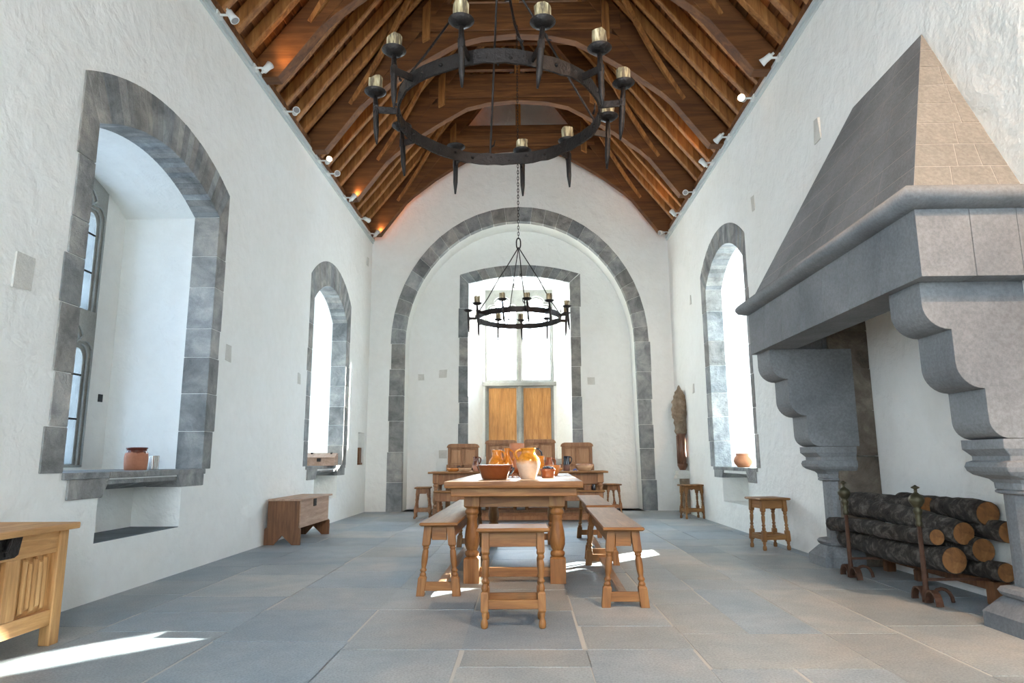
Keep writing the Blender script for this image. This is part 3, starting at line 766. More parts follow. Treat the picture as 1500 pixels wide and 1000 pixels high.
# ------------------------------------------------------------------ fireplace on the right
fp = thing('fireplace', 'huge grey stone fireplace with sloping hood and scrolled corbels against the right wall', 'fireplace', (2.835, 5.06, 0))
Y0, Y1, XF = 3.64, 6.50, 2.20
bm = bm_()
nY = 7
for k in range(nY):       # lintel voussoirs with slanted joints
    a0, a1 = Y0+(Y1-Y0)*k/nY, Y0+(Y1-Y0)*(k+1)/nY; s0 = 0.03*(k != 0); s1 = 0.03*(k != nY-1)
    hexa(bm, [Vector(q) for q in ((XF, a0+s0+.002, 1.93), (XF+0.30, a0+s0+.002, 1.93), (XF+0.30, a1+s1-.002, 1.93), (XF, a1+s1-.002, 1.93), (XF, a0-s0+.002, 2.32), (XF+0.30, a0-s0+.002, 2.32), (XF+0.30, a1-s1-.002, 2.32), (XF, a1-s1-.002, 2.32))])
obj('lintel', bm, 'hearth_stone', fp, bev=0.002)
bm = bm_(); box(bm, XF+0.003, XF+0.29, Y0+0.003, Y1-0.003, 1.935, 2.318); obj('lintel_core', bm, 'mortar', fp)
for ya, yb, m in ((Y0+0.0005, Y0+0.36, 'hearth_stone'), (Y1-0.30, Y1-0.0005, 'hearth_stone')):
    bm = bm_(); box(bm, XF+0.302, XF+0.56, ya, yb, 1.93, 2.32); box(bm, XF+0.562, 3.0, ya, yb, 1.93, 2.32)
    obj('lintel_return', bm, m, fp, bev=0.003)
# half-round string moulding round three sides
prof = [(0.0, 2.32), (0.025, 2.325), (0.075, 2.345), (0.095, 2.375), (0.095, 2.405), (0.075, 2.43), (0.03, 2.445), (-0.02, 2.45), (-0.06, 2.45), (-0.06, 2.32)]
bm = bm_(); rr = []
for (x, y, dx, dy) in ((2.95, Y0, 0, -1), (XF, Y0, -1, -1), (XF, Y1, -1, 1), (2.95, Y1, 0, 1)):
    rr.append([bm.verts.new((x+dx*o, y+dy*o, z)) for o, z in prof])
for a, b in zip(rr, rr[1:]):
    for k in range(len(prof)): 
        f = face(bm, (a[k], a[(k+1) % len(prof)], b[(k+1) % len(prof)], b[k]))
        if f and k < 7: f.smooth = True
face(bm, rr[0]); face(bm, rr[-1][::-1])
obj('moulding', bm, 'hearth_stone', fp)
# hood: tapering masonry laid in courses
bm = bm_(); n = 8
TA, TB, TZ = 4.38, 5.39, 3.90
def hood_c(t, ins=0.0):
    z = 2.44+(TZ-2.44)*t
    return (XF+0.02+ins+(WR-XF-0.02)*t, Y0+0.02+ins+(TA-Y0-0.02)*t, Y1-0.02-ins+(TB-Y1+0.02)*t, z)
hexa(bm, [Vector(q) for q in ((hood_c(0, .0012)[0], hood_c(0, .0012)[1], 2.44), (3.0, hood_c(0, .0012)[1], 2.44), (3.0, hood_c(0, .0012)[2], 2.44), (hood_c(0, .0012)[0], hood_c(0, .0012)[2], 2.44),
     (WR, TA+0.0012, TZ-0.003), (3.0, TA+0.0012, TZ-0.003), (3.0, TB-0.0012, TZ-0.003), (WR, TB-0.0012, TZ-0.003))])
obj('hood_core', bm, 'lime_joint', fp)
bmA, bmB = bm_(), bm_()
for i in range(n):
    t0, t1 = i/n+0.0022*(i > 0), (i+1)/n-0.0022
    x0, a0, b0, z0 = hood_c(t0); x1, a1, b1, z1 = hood_c(t1)
    m = max(2, 6-i//2); cuts = [0] + sorted(((k+random.uniform(-0.25, 0.25))/m for k in range(1, m))) + [1]
    for c0, c1 in zip(cuts, cuts[1:]):
        g = 0.0035; L = lambda p_, q_, t: p_+(q_-p_)*t
        sk = 0.015
        hexa(bmA, [Vector(q) for q in ((x0, L(a0, b0, c0)+g, z0), (x0+.05, L(a0, b0, c0)+g, z0), (x0+.05, L(a0, b0, c1)-g, z0), (x0, L(a0, b0, c1)-g, z0),
             (x1, L(a1, b1, c0)+g, z1), (x1+.05, L(a1, b1, c0)+g, z1), (x1+.05, L(a1, b1, c1)-g, z1), (x1, L(a1, b1, c1)-g, z1))])
    m = 3 if i < 2 else (2 if i < 6 else 1)
    for ys0, ys1, sgn, bb in ((a0, a1, 1, bmB), (b0, b1, -1, bmA)):
        cuts = [0] + sorted(((k+random.uniform(-0.2, 0.2))/m for k in range(1, m))) + [1]
        w0, w1 = 2.90-x0-0.052, 2.90-x1-0.052
        for c0, c1 in zip(cuts, cuts[1:]):
            g = 0.003
            hexa(bb, [Vector(q) for q in ((x0+.052*(c0 > 0)+w0*c0+g-(0.0 if c0 else 0.0), ys0-0.001*sgn, z0), (x0+.052+w0*c1-g, ys0-0.001*sgn, z0), (x0+.052+w0*c1-g, ys0+.05*sgn, z0), (x0+.052*(c0 > 0)+w0*c0+g, ys0+.05*sgn, z0),
                 (x1+.052*(c0 > 0)+w1*c0+g, ys1-0.001*sgn, z1), (x1+.052+w1*c1-g, ys1-0.001*sgn, z1), (x1+.052+w1*c1-g, ys1+.05*sgn, z1), (x1+.052*(c0 > 0)+w1*c0+g, ys1+.05*sgn, z1))])
obj('hood_front', bmA, 'hearth_stone', fp)
obj('hood_side', bmB, 'warm_lit_stone', fp, label='hood side nearest the camera, tinted with painted warm light')
# corbels, capitals and columns
def corbel_poly():
    P = [(3.0, 1.93)]
    for xf, zt, xe, zb in ((2.255, 1.93, 2.40, 1.655), (2.405, 1.655, 2.55, 1.32), (2.55, 1.32, 2.655, 1.045)):
        h = zt-zb; rr_ = min(xe-xf, h*0.55)
        P.append((xf, zt)); P.append((xf, zb+rr_*1.0))
        for i in range(1, 9):
            t = pi/2*i/8; P.append((xe-(xe-xf)*cos(t), zb+rr_*(1-sin(t))))
    P.append((3.0, 1.045)); return P
def column(yc, mat, nm):
    hw = 0.165
    bm = bm_(); extrude(bm, corbel_poly(), lambda a, b, d: Vector((a, d, b)), yc-hw, yc+hw); obj('corbel', bm, mat, fp, bev=0.003)
    def stack(bm, lst):
        prev = None
        for z, xf, w, ch in lst:
            ring = [bm.verts.new(q) for q in ((2.96, yc-w, z), (xf+ch, yc-w, z), (xf+ch*0.3, yc-w+ch*0.3, z), (xf, yc-w+ch, z), (xf, yc+w-ch, z), (xf+ch*0.3, yc+w-ch*0.3, z), (xf+ch, yc+w, z), (2.96, yc+w, z))]
            if prev:
                for k in range(7): face(bm, (prev[k], prev[k+1], ring[k+1], ring[k]))
                face(bm, (prev[7], prev[0], ring[0], ring[7]))
            else: face(bm, ring[::-1])
            prev = ring
        face(bm, prev)
    bm = bm_(); stack(bm, [(0.765, 2.70, 0.125, .06), (0.80, 2.70, 0.13, .06), (0.82, 2.685, 0.14, .05), (0.845, 2.63, 0.165, .015), (0.865, 2.61, 0.178, .01), (0.89, 2.60, 0.182, .01), (0.915, 2.61, 0.178, .01), (0.925, 2.64, 0.165, .01), (0.95, 2.64, 0.165, .01), (0.975, 2.615, 0.175, .008), (0.99, 2.60, 0.182, .005), (1.043, 2.60, 0.182, .005)])
    obj('capital', bm, mat, fp)
    bm = bm_(); stack(bm, [(0.235, 2.725, 0.118, .085), (0.74, 2.725, 0.118, .085)]); obj('column_shaft', bm, mat, fp)
    bm = bm_(); stack(bm, [(0.738, 2.71, 0.13, .085), (0.745, 2.695, 0.14, .085), (0.757, 2.695, 0.14, .085), (0.765, 2.71, 0.13, .085)]); obj('neck_ring', bm, mat, fp)
    bm = bm_(); stack(bm, [(0.0, 2.605, 0.175, .004), (0.085, 2.605, 0.175, .004), (0.165, 2.67, 0.15, .06), (0.175, 2.68, 0.14, .07), (0.185, 2.665, 0.155, .075), (0.205, 2.655, 0.16, .075), (0.225, 2.67, 0.15, .075), (0.235, 2.72, 0.12, .08)]); obj('column_base', bm, mat, fp)
column(Y1-0.175, 'hearth_stone', 'far'); column(3.93, 'hearth_stone', 'near')
bm = bm_(); zc = 0
random.seed(21)
while zc < 2.25:
    h = random.uniform(0.26, 0.42); box(bm, 2.80, 3.163, 6.175, 6.30, zc+0.002, min(zc+h, 2.28)-0.002, j=0.006); zc += h
obj('rough_jamb', bm, 'rough_stone', fp, label='sooty rough jamb stones inside the hearth')
bm = bm_(); box(bm, XF+0.62, XF+0.78, Y0-0.22, Y0+0.01, 2.06, 2.24); obj('bracket_stone', bm, 'warm_lit_stone', fp, bev=0.01)

# ------------------------------------------------------------------ hearth furniture
def andiron(x, y, label):
    r = thing('andiron', label, 'andiron', (x, y, 0), group='iron fire dogs before the hearth')
    bm = bm_()
    for s in (-1, 1):      # arched feet along the hearth line
        pts = [Vector((0, s*(0.075-0.065*cos(t)), 0.085*sin(t)+0.012)) for t in [pi*i/10 for i in range(11)]]
        pts = [q for q in pts]
        ring = []
        for i, q in enumerate(pts):
            t = (pts[min(i+1, 10)]-pts[max(i-1, 0)]).normalized(); nn = Vector((0, -t.z, t.y))
            ring.append([bm.verts.new(q+Vector((a, 0, 0))+nn*b) for a, b in ((-.022, -.006), (.022, -.006), (.022, .006), (-.022, .006))])
        for a, b in zip(ring, ring[1:]):
            for k in range(4): face(bm, (a[k], a[(k+1) % 4], b[(k+1) % 4], b[k]))
        face(bm, ring[0]); face(bm, ring[-1])
    obj('feet', bm, 'rust', r, world=False)
    bm = bm_(); pts = [Vector((0.03+0.07-0.07*cos(t), 0, 0.085*sin(t)+0.012)) for t in [pi*i/8 for i in range(9)]]
    tube(bm, pts, 0.012, 6); box(bm, 0.0, 0.43, -0.012, 0.012, 0.148, 0.164); obj('log_bar', bm, 'rust', r, world=False)
    bm = bm_(); tube(bm, [(0, 0, 0.03), (0, 0, 0.12), (0, 0, 0.50)], [0.028, 0.017, 0.014], 10); obj('post', bm, 'rust', r, world=False)
    bm = bm_(); lathe(bm, [(0.012, .49), (.022, .50), (.022, .515), (.016, .53), (.024, .55), (.018, .565), (.026, .58), (.030, .60), (.018, .612), (.030, .625), (.046, .65), (.050, .668), (.040, .69), (.020, .705), (.010, .715), (.010, .735), (.026, .742), (.026, .748), (.010, .756), (0.004, .762)], seg=18)
    obj('finial', bm, 'bronze', r, world=False)
    return r
andiron(2.575, 5.62, 'rusty iron andiron with bronze finial beside the far column')
andiron(2.615, 4.67, 'rusty iron andiron with bronze finial standing before the log ends')
lr = thing('log_rack', 'low dark timber rack carrying the stack of logs in the hearth', 'log rack', (3.0, 5.1, 0))
bm = bm_(); box(bm, 3.03, 3.10, 4.62, 6.02, 0.085, 0.147); obj('rail', bm, 'brown_oak', lr, bev=0.006)
for y, w in ((4.64, 0.055), (5.52, 0.04), (5.98, 0.04)):
    bm = bm_(); box(bm, 3.065-w, 3.065+w, y-w*0.8, y+w*0.8, 0, 0.084 if w < .05 else 0.147); obj('block_leg', bm, 'brown_oak', lr, bev=0.006)
def log(a, b, r, label, seed):
    rn = random.Random(seed); a, b = Vector(a), Vector(b); n = 14; pts = []; rad = []
    for i in range(n+1):
        t = i/n; pts.append(a.lerp(b, t)+Vector((rn.uniform(-.005, .005), 0, 0.012*sin(t*5+seed)))); rad.append(r*(1+0.05*sin(t*9+seed)+rn.uniform(-.03, .03)))
    o = thing('firewood_log', label, 'log', a, group='split logs stacked in the hearth')
    bm = bm_(); R_ = tube(bm, pts, rad, 16, cap=True)
    for ring in R_:
        for v_ in ring: v_.co += Vector((rn.uniform(-1, 1), 0, rn.uniform(-1, 1)))*0.003
    obj('bark', bm, 'bark', o)
    d = (b-a).normalized()
    for e, s in ((pts[0], -1), (pts[-1], 1)):
        bm = bm_(); rr = rad[0 if s < 0 else -1]*0.95; tube(bm, [e+d*s*0.001, e+d*s*0.006], rr, 20); obj('cut_end', bm, 'log_end', o)
    return o
logs = [((2.87, 4.75, 0.262), (2.76, 6.05, 0.255), 0.088, 'thick log with bright orange cut end, lowest in front of the hearth stack'),
 ((2.80, 4.80, 0.417), (2.66, 6.08, 0.375), 0.058, 'long thin pale barked log lying in front, reaching furthest left past the column'),
 ((2.93, 4.72, 0.452), (2.80, 5.98, 0.545), 0.080, 'log with broad oval end resting directly behind the thin front log'),
 ((3.02, 4.68, 0.34), (2.98, 6.0, 0.28), 0.078, 'log with brown slanting cut end in the middle of the stack'),
 ((3.07, 4.66, 0.565), (3.03, 5.6, 0.60), 0.080, 'grey barked log with round brown end on top of the stack'),
 ((3.10, 4.52, 0.455), (3.10, 5.6, 0.50), 0.066, 'dark log at the back just under the top of the stack'),
 ((3.05, 4.52, 0.215), (3.05, 5.9, 0.21), 0.060, 'dark log lowest at the back right of the stack'),
 ((2.96, 5.15, 0.60), (2.82, 6.05, 0.575), 0.066, 'black charred log on the upper left of the stack')]
for i, (a, b, r, lab) in enumerate(logs): log(a, b, r, lab, i+3)

# ------------------------------------------------------------------ joined furniture
def leg(s, h, kind, rake, ang=0):
    """turned and squared leg; s = half side of the square stock; rake = (dx,dy) per metre going down"""
    bm = bm_(); rx, ry = rake
    def sq(z0, z1, k=1.0, ch=True):
        off = lambda z: Vector((rx*(h-z), ry*(h-z), 0)); q = s*k
        zs = [(z0, q*0.78), (z0+0.012, q), (z1-0.012, q), (z1, q*0.78)] if ch == 2 else ([(z0, q), (z1-0.014, q), (z1, q*0.72)] if ch == 1 else ([(z0, q*0.72), (z0+0.014, q), (z1, q)] if ch == 3 else [(z0, q), (z1, q)]))
        prev = None
        for z, w in zs:
            o = off(z); ring = [bm.verts.new(Vector((x*w, y*w, z))+o) for x, y in ((-1,-1),(1,-1),(1,1),(-1,1))]
            if prev:
                for k_ in range(4): face(bm, (prev[k_], prev[(k_+1)%4], ring[(k_+1)%4], ring[k_]))
            else: face(bm, ring[::-1])
            prev = ring
        face(bm, prev)
    def lt(pr):
        lathe(bm, [(r*s, z) for r, z in pr], rx*h, ry*h, 16, sh=(-rx, -ry))
    if kind == 'table':
        z1 = h*0.78; z0 = h*0.40
        sq(z1, h, 1.05, 3)
        H_ = z1; L = h*0.12
        lt([(.75, z1+.003), (.85, z1-.01), (.98, z1-.025), (.98, z1-.04), (.72, z1-.055), (.80, z1-.07), (.66, z1-.085), (.72, z1-.12), (.92, z1-.18), (1.04, z1-.24), (1.02, z1-.28), (.80, z1-.315), (.70, z1-.325), (.92, z1-.335), (.98, z1-.35), (.92, z1-.365), (.70, z1-.375)])
        sq(0.0, z1-.372, 1.05, 1)
    elif kind == 'bench':
        z1, z0 = h*0.70, 0.135
        sq(z1, h, 1.0, 3)
        m = z1-z0
        lt([(.70, z1+.003), (.85, z1-.01), (.62, z1-.02), (.78, z1-.03), (.86, z1-.35*m), (.80, z1-.55*m), (.60, z1-.70*m), (.60, z1-.74*m), (.85, z1-.78*m), (.85, z1-.83*m), (.58, z1-.87*m), (.80, z1-.93*m), (.90, z1-.97*m), (.70, z0-.003)])
        sq(0.0, z0, 1.05, 1)
    else:   # stool: square top, vase turning, block at stretcher, ball foot
        z1, zb1, zb0 = h*0.76, 0.20, 0.085
        sq(z1, h, 1.0, 3)
        m = z1-zb1
        lt([(.66, z1+.003), (.92, z1-.008), (.92, z1-.02), (.62, z1-.03), (.80, z1-.04), (.88, z1-.25*m), (.84, z1-.45*m), (.62, z1-.62*m), (.58, z1-.66*m), (.88, z1-.70*m), (.88, z1-.75*m), (.55, z1-.79*m), (.80, z1-.86*m), (.92, z1-.93*m), (.66, zb1-.003)])
        sq(zb0, zb1, 1.0, 2)
        lt([(.66, 0.0), (.86, .006), (.96, .022), (.86, .04), (.56, .052), (.72, .066), (.80, .076), (.66, .088)])
    return bm
def joined(name, label, cat, loc, rz, L, W, h, kind, s=0.026, apron=0.075, rake=(0, 0), topt=0.024, over=0.03, top_mat='oak_top', long_stretch='sides', scallop=False, group=None, oak='oak', wt=0.0):
    """L along local y, W along local x"""
    r = thing(name, label, cat, loc, rz, group)
    bm = bm_(); a, b = W/2, L/2; e = 0.011
    z0, z1 = h-topt, h
    rings = []
    if cat == 'table': e = 0.004
    for z, d in ((z0, -e*0.9), (z0+topt*0.35, 0), (z1-topt*0.3, 0), (z1, -e*0.6)):
        rings.append([bm.verts.new(((a+d)*x, (b+d)*y, z+(wt*x if z == z1 else 0))) for x, y in ((-1,-1),(1,-1),(1,1),(-1,1))])
    for p_, q_ in zip(rings, rings[1:]):
        for k in range(4): face(bm, (p_[k], p_[(k+1)%4], q_[(k+1)%4], q_[k]))
    face(bm, rings[0][::-1]); face(bm, rings[-1])
    to = obj('seat' if cat != 'table' else 'table_top', bm, top_mat, r, world=False, bev=0.003)
    if top_mat == 'oak_top':
        to.data.materials.append(MT['oak_x'])
        for pf_ in to.data.polygons:
            if pf_.normal.z < 0.8: pf_.material_index = 1  # sides stay plain oak, only the top carries the painted sheen
    lx, ly = a-over-s, b-over-s*1.3; hh = h-topt
    for sx in (-1, 1):
        for sy in (-1, 1):
            bm = leg(s, hh, kind, (rake[0]*sx, rake[1]*sy)); bmesh.ops.translate(bm, verts=bm.verts[:], vec=(lx*sx, ly*sy, 0))
            obj('leg', bm, oak, r, world=False, bev=0.002)
    zt, zb = hh-0.002, hh-apron
    for sy in (-1, 1):
        bm = bm_()
        if scallop:
            pts = [(-lx+s, zt), (-lx+s, zb)] + [(-lx+s+(2*lx-2*s)*i/12, zb+0.018+0.012*abs(sin(i*pi/4))) for i in range(1, 12)] + [(lx-s, zb), (lx-s, zt)]
            extrude(bm, pts, lambda p_, q_, d: Vector((p_, d, q_)), sy*ly-0.011, sy*ly+0.011)
        else: box(bm, -lx+s, lx-s, sy*ly-0.011, sy*ly+0.013*1, zb, zt)
        obj('apron', bm, oak+'_x' if oak == 'oak' else oak, r, world=False, bev=0.002)
    for sx in (-1, 1):
        bm = bm_(); box(bm, sx*lx-0.011, sx*lx+0.011, -ly+s, ly-s, zb, zt); obj('apron', bm, oak+'_y' if oak == 'oak' else oak, r, world=False, bev=0.002)
    zs0, zs1 = (0.105, 0.155) if kind == 'stool' else ((0.035, 0.095) if kind == 'bench' else (0.045, 0.115))
    dx, dy = rake[0]*(hh-zs0), rake[1]*(hh-zs0)
    X_, Y_ = lx+dx, ly+dy
    for sy in (-1, 1):
        bm = bm_(); box(bm, -X_+s*.9, X_-s*.9, sy*Y_-0.014, sy*Y_+0.014, zs0, zs1); obj('stretcher', bm, oak+'_x' if oak == 'oak' else oak, r, world=False, bev=0.003)
    if long_stretch == 'sides':
        for sx in (-1, 1):
            bm = bm_(); box(bm, sx*X_-0.014, sx*X_+0.014, -Y_+s*.9, Y_-s*.9, zs0, zs1); obj('stretcher', bm, oak+'_y' if oak == 'oak' else oak, r, world=False, bev=0.003)
    else:
        bm = bm_(); box(bm, -0.028, 0.028, -Y_+0.0, Y_, zs1-0.052, zs1-0.022); obj('stretcher', bm, 'oak_top', r, world=False, bev=0.003)
    return r
# main table, slightly turned
mt = joined('dining_table', 'long oak draw-leaf table with turned legs in the middle of the hall', 'table', (-0.06, 6.70, 0), radians(-1.4), 2.84, 1.07, 0.78, 'table', s=0.058, apron=0.155, topt=0.05, over=0.14, top_mat='oak_top')
bm = bm_(); box(bm, -0.49, 0.49, -1.37, 1.37, 0.665, 0.729); obj('lower_leaf', bm, 'oak_x', mt, world=False, bev=0.006)
# benches
joined('bench', 'long oak bench left of the main table', 'bench', (-0.615, 6.32, 0), radians(-0.3), 2.78, 0.275, 0.505, 'bench', s=0.027, apron=0.10, rake=(0.10, 0.02), long_stretch='mid', group='oak benches around the main table')
joined('bench', 'oak bench nearest the camera on the right of the main table', 'bench', (0.665, 5.48, 0), radians(-1.6), 1.86, 0.27, 0.505, 'bench', s=0.027, apron=0.10, rake=(0.10, 0.02), long_stretch='mid', group='oak benches around the main table')
joined('bench', 'oak bench right of the main table standing behind the near one', 'bench', (0.745, 7.62, 0), radians(-1.8), 1.86, 0.27, 0.505, 'bench', s=0.027, apron=0.10, rake=(0.10, 0.02), long_stretch='mid', group='oak benches around the main table')
# stools
joined('stool', 'oak stool nearest the camera at the end of the main table', 'stool', (-0.078, 4.16, 0), radians(1.0), 0.28, 0.425, 0.555, 'stool', s=0.022, apron=0.085, rake=(0.01, 0.05), top_mat='oak_x', group='joined oak stools')
joined('stool', 'oak stool at the left end of the high table', 'stool', (-1.70, 11.42, 0), radians(4), 0.38, 0.27, 0.50, 'stool', s=0.022, apron=0.08, rake=(0.09, 0.03), top_mat='oak', group='joined oak stools', oak='chair_oak')
joined('stool', 'oak stool at the right end of the high table', 'stool', (1.50, 12.15, 0), radians(12), 0.40, 0.28, 0.51, 'stool', s=0.022, apron=0.08, rake=(0.09, 0.03), top_mat='oak', group='joined oak stools', oak='chair_oak')
joined('stool', 'scalloped oak stool under the carved stone pinnacle in the far right corner', 'stool', (2.66, 11.10, 0), radians(12), 0.28, 0.36, 0.53, 'stool', s=0.022, apron=0.08, rake=(0.04, 0.04), top_mat='oak', scallop=True, group='joined oak stools')
joined('stool', 'oak stool by the right wall between the window and the fireplace', 'stool', (2.585, 7.44, 0), radians(8), 0.36, 0.34, 0.53, 'stool', s=0.022, apron=0.085, rake=(0.03, 0.04), top_mat='oak_x', group='joined oak stools')

# high table with its front form and four chairs
ht = joined('dining_table', 'high oak trestle table across the far end before the tall chairs', 'table', (-0.12, 11.22, 0), radians(90), 2.86, 0.74, 0.755, 'table', s=0.045, apron=0.17, topt=0.03, over=0.06, top_mat='oak_y', oak='chair_oak')
joined('bench', 'long oak form standing before the high table', 'bench', (-0.10, 10.62, 0), radians(90), 2.62, 0.30, 0.47, 'bench', s=0.030, apron=0.13, rake=(0.02, 0.01), long_stretch='sides', top_mat='oak_y', group=None, oak='chair_oak')
def chair(x, y, zt, label):
    r = thing('armchair', label, 'chair', (x, y, 0), group='panelled oak armchairs behind the high table'); w = 0.25
    bm = bm_(); box(bm, -w, w, -0.27, 0.15, 0.42, 0.45); obj('seat', bm, 'chair_oak', r, world=False, bev=0.006)
    bm = bm_()
    for sx in (-1, 1): box(bm, sx*w-0.025, sx*w+0.025, 0.15, 0.195, 0, zt-0.06)
    box(bm, -0.022, 0.022, 0.155, 0.19, 0.45, zt-0.06)
    box(bm, -w, w, 0.155, 0.19, zt-0.10, zt-0.06); box(bm, -w, w, 0.155, 0.19, zt-0.42, zt-0.37); box(bm, -w, w, 0.155, 0.19, 0.44, 0.50)
    obj('back_frame', bm, 'chair_oak', r, world=False, bev=0.004)
    for sx in (-1, 1):
        for z0, z1 in ((zt-0.375, zt-0.095), (0.49, zt-0.41)):
            bm = bm_(); xa, xb = sorted((sx*0.02, sx*(w-0.02))); box(bm, xa, xb, 0.183, 0.19, z0, z1); xa, xb = xa+0.022, xb-0.022; box(bm, xa, xb, 0.172, 0.19, z0+0.025, z1-0.025)
            obj('back_panel', bm, 'panel_oak', r, world=False, bev=0.004)
    bm = bm_(); pts = [(-0.295, zt-0.07), (-0.285, zt-0.035), (-0.26, zt-0.01), (-0.22, zt), (0.22, zt), (0.26, zt-0.01), (0.285, zt-0.035), (0.295, zt-0.07)]
    extrude(bm, pts, lambda a, b, d: Vector((a, d, b)), 0.135, 0.205); obj('crest_rail', bm, 'chair_oak', r, world=False, bev=0.005)
    for sx in (-1, 1):
        bm = bm_(); extrude(bm, [(-0.28, 0.66), (-0.26, 0.70), (0.0, 0.69), (0.12, 0.74), (0.16, 0.86), (0.16, 0.65), (0.0, 0.645), (-0.24, 0.655)], lambda a, b, d: Vector((d, a, b)), sx*(w+0.02)-0.03, sx*(w+0.02)+0.03)
        obj('arm', bm, 'chair_oak', r, world=False, bev=0.005)
        bm = bm_(); lathe(bm, [(.024, 0.0), (.024, .40), (.024, .45), (.016, .46), (.024, .50), (.017, .58), (.022, .62), (.022, .66)], sx*(w-0.01), -0.24, 12); obj('front_leg', bm, 'chair_oak', r, world=False)
    bm = bm_(); box(bm, -w, w, -0.25, -0.225, 0.26, 0.42); box(bm, -w, w, -0.255, -0.225, 0.06, 0.12); obj('front_rail', bm, 'brown_oak', r, world=False, bev=0.004)
    return r
chair(-1.12, 12.12, 1.225, 'leftmost panelled oak armchair behind the high table')
chair(-0.435, 12.20, 1.29, 'panelled oak armchair under the left shutter of the end window')
chair(0.265, 12.20, 1.30, 'panelled oak armchair under the right shutter of the end window')
chair(0.93, 12.12, 1.235, 'rightmost panelled oak armchair behind the high table')

# ------------------------------------------------------------------ chests
ch = thing('chest', 'large pale oak linenfold chest with dark iron lock at the left edge of the picture', 'chest', (-2.74, 2.90, 0))
cx0, cx1, cy0, cy1 = -2.965, -2.50, 2.03, 3.765
for x in (cx0+0.03, cx1-0.03):
    for y in (cy0+0.035, cy1-0.04):
        bm = bm_(); box(bm, x-0.03, x+0.03, y-0.036, y+0.036, 0, 0.585); obj('corner_post', bm, 'pale_oak', ch, bev=0.004)
ml = []
bm = bm_(); box(bm, cx1-0.045, cx1-0.008, cy0+0.07, cy1-0.075, 0.475, 0.585); obj('top_rail', bm, 'pale_oak_y', ch, bev=0.003)
bm = bm_(); box(bm, cx1-0.045, cx1-0.008, cy0+0.07, cy1-0.075, 0.105, 0.185); obj('bottom_rail', bm, 'pale_oak_y', ch, bev=0.003)
pw = [(3.435, 3.69), (2.985, 3.335), (2.55, 2.89), (2.10, 2.45)]
for a, b in ((3.335, 3.435), (2.89, 2.985), (2.45, 2.55)):
    bm = bm_(); box(bm, cx1-0.045, cx1-0.010, a+0.003, b-0.003, 0.185, 0.475); obj('muntin', bm, 'pale_oak', ch, bev=0.004)
for a, b in pw:       # linenfold panels: vertical rolls with shaped ends
    bm = bm_(); box(bm, cx1-0.045, cx1-0.034, a, b, 0.185, 0.475)
    m = (a+b)/2; w = (b-a)*0.36; nf = 5
    for k in range(nf):
        c = m-w+2*w*(k+0.5)/nf; hw = w/nf*0.86; zt = 0.455-(0.018 if k % 2 else 0.0); zb = 0.205+(0.018 if k % 2 else 0.0)
        pts = []
        for q in range(7):
            t = pi*q/6; pts.append((c-hw*cos(t), 0.004+0.013*sin(t)))
        A = []
        for (z, f) in ((zb-0.012, 0.1), (zb, 1.0), (zt, 1.0), (zt+0.012, 0.1)):
            A.append([bm.verts.new((cx1-0.036+h_*f+0.002, y_, z)) for y_, h_ in pts])
        for p_, q_ in zip(A, A[1:]):
            for j in range(6): face(bm, (p_[j], p_[j+1], q_[j+1], q_[j]))
        face(bm, A[0]); face(bm, A[-1])
    obj('linenfold_panel', bm, 'pale_oak', ch)
bm = bm_(); box(bm, cx0+0.03, cx1-0.06, cy1-0.05, cy1-0.02, 0.10, 0.585); box(bm, cx0+0.03, cx1-0.06, cy0+0.02, cy0+0.05, 0.10, 0.585); box(bm, cx0, cx0+0.03, cy0+0.06, cy1-0.07, 0.1, 0.585)
obj('side_panel', bm, 'pale_oak', ch)
lid = bm_(); box(lid, cx0, cx1+0.035, cy0-0.03, cy1+0.035, 0.588, 0.622); lo = obj('lid', lid, 'pale_oak_y', ch, bev=0.006)
bm = bm_()
for a, b in ((2.15, 2.65), (2.75, 3.2), (3.3, 3.66)): box(bm, cx0+0.09, cx1-0.07, a, b, 0.621, 0.627)
obj('lid_panel', bm, 'pink_oak', lo)
bm = bm_(); extrude(bm, [(3.24, .592), (3.415, .592), (3.395, .50), (3.37, .488), (3.20, .488), (3.19, .59)], lambda a, b, d: Vector((d, a, b)), cx1-0.01, cx1+0.002); box(bm, cx1+0.002, cx1+0.012, 3.30, 3.33, 0.50, 0.615)
tube(bm, [(cx1, 3.29, 0.53), (cx1+0.02, 3.29, 0.53), (cx1+0.022, 3.30, 0.56), (cx1+0.014, 3.32, 0.585)], 0.008, 8)
obj('lock_plate', bm, 'iron', ch, bev=0.002)

c2 = thing('chest', 'plain boarded oak chest with cut-out feet below the far left window', 'chest', (-2.765, 8.47, 0))
x0, x1 = -2.955, -2.585
for y in (7.885, 9.03):
    bm = bm_(); xa, xb = x0-0.03, x1+0.01; xm = (xa+xb)/2
    extrude(bm, [(xa, 0), (xa, 0.175), (xa+0.03, 0.20), (xa+0.03, 0.49), (xb-0.02, 0.49), (xb-0.02, 0.20), (xb+0.005, 0.175), (xb+0.005, 0), (xb-0.09, 0), (xm, 0.105), (xa+0.11, 0)], lambda a, b, d: Vector((a, d, b)), y-0.014, y+0.014)
    obj('end_board', bm, 'brown_oak', c2, bev=0.003)
bm = bm_(); box(bm, x1-0.022, x1, 7.902, 9.014, 0.185, 0.488); obj('front_board', bm, 'pink_oak', c2, bev=0.003)
bm = bm_(); box(bm, x0+0.004, x0+0.02, 7.902, 9.014, 0.185, 0.488); box(bm, x0+0.02, x1-0.022, 7.902, 9.014, 0.185, 0.20); obj('back_board', bm, 'pink_oak', c2)
bm = bm_(); box(bm, x0-0.0, x1+0.03, 7.85, 9.075, 0.491, 0.512); obj('lid', bm, 'pink_oak', c2, bev=0.004)
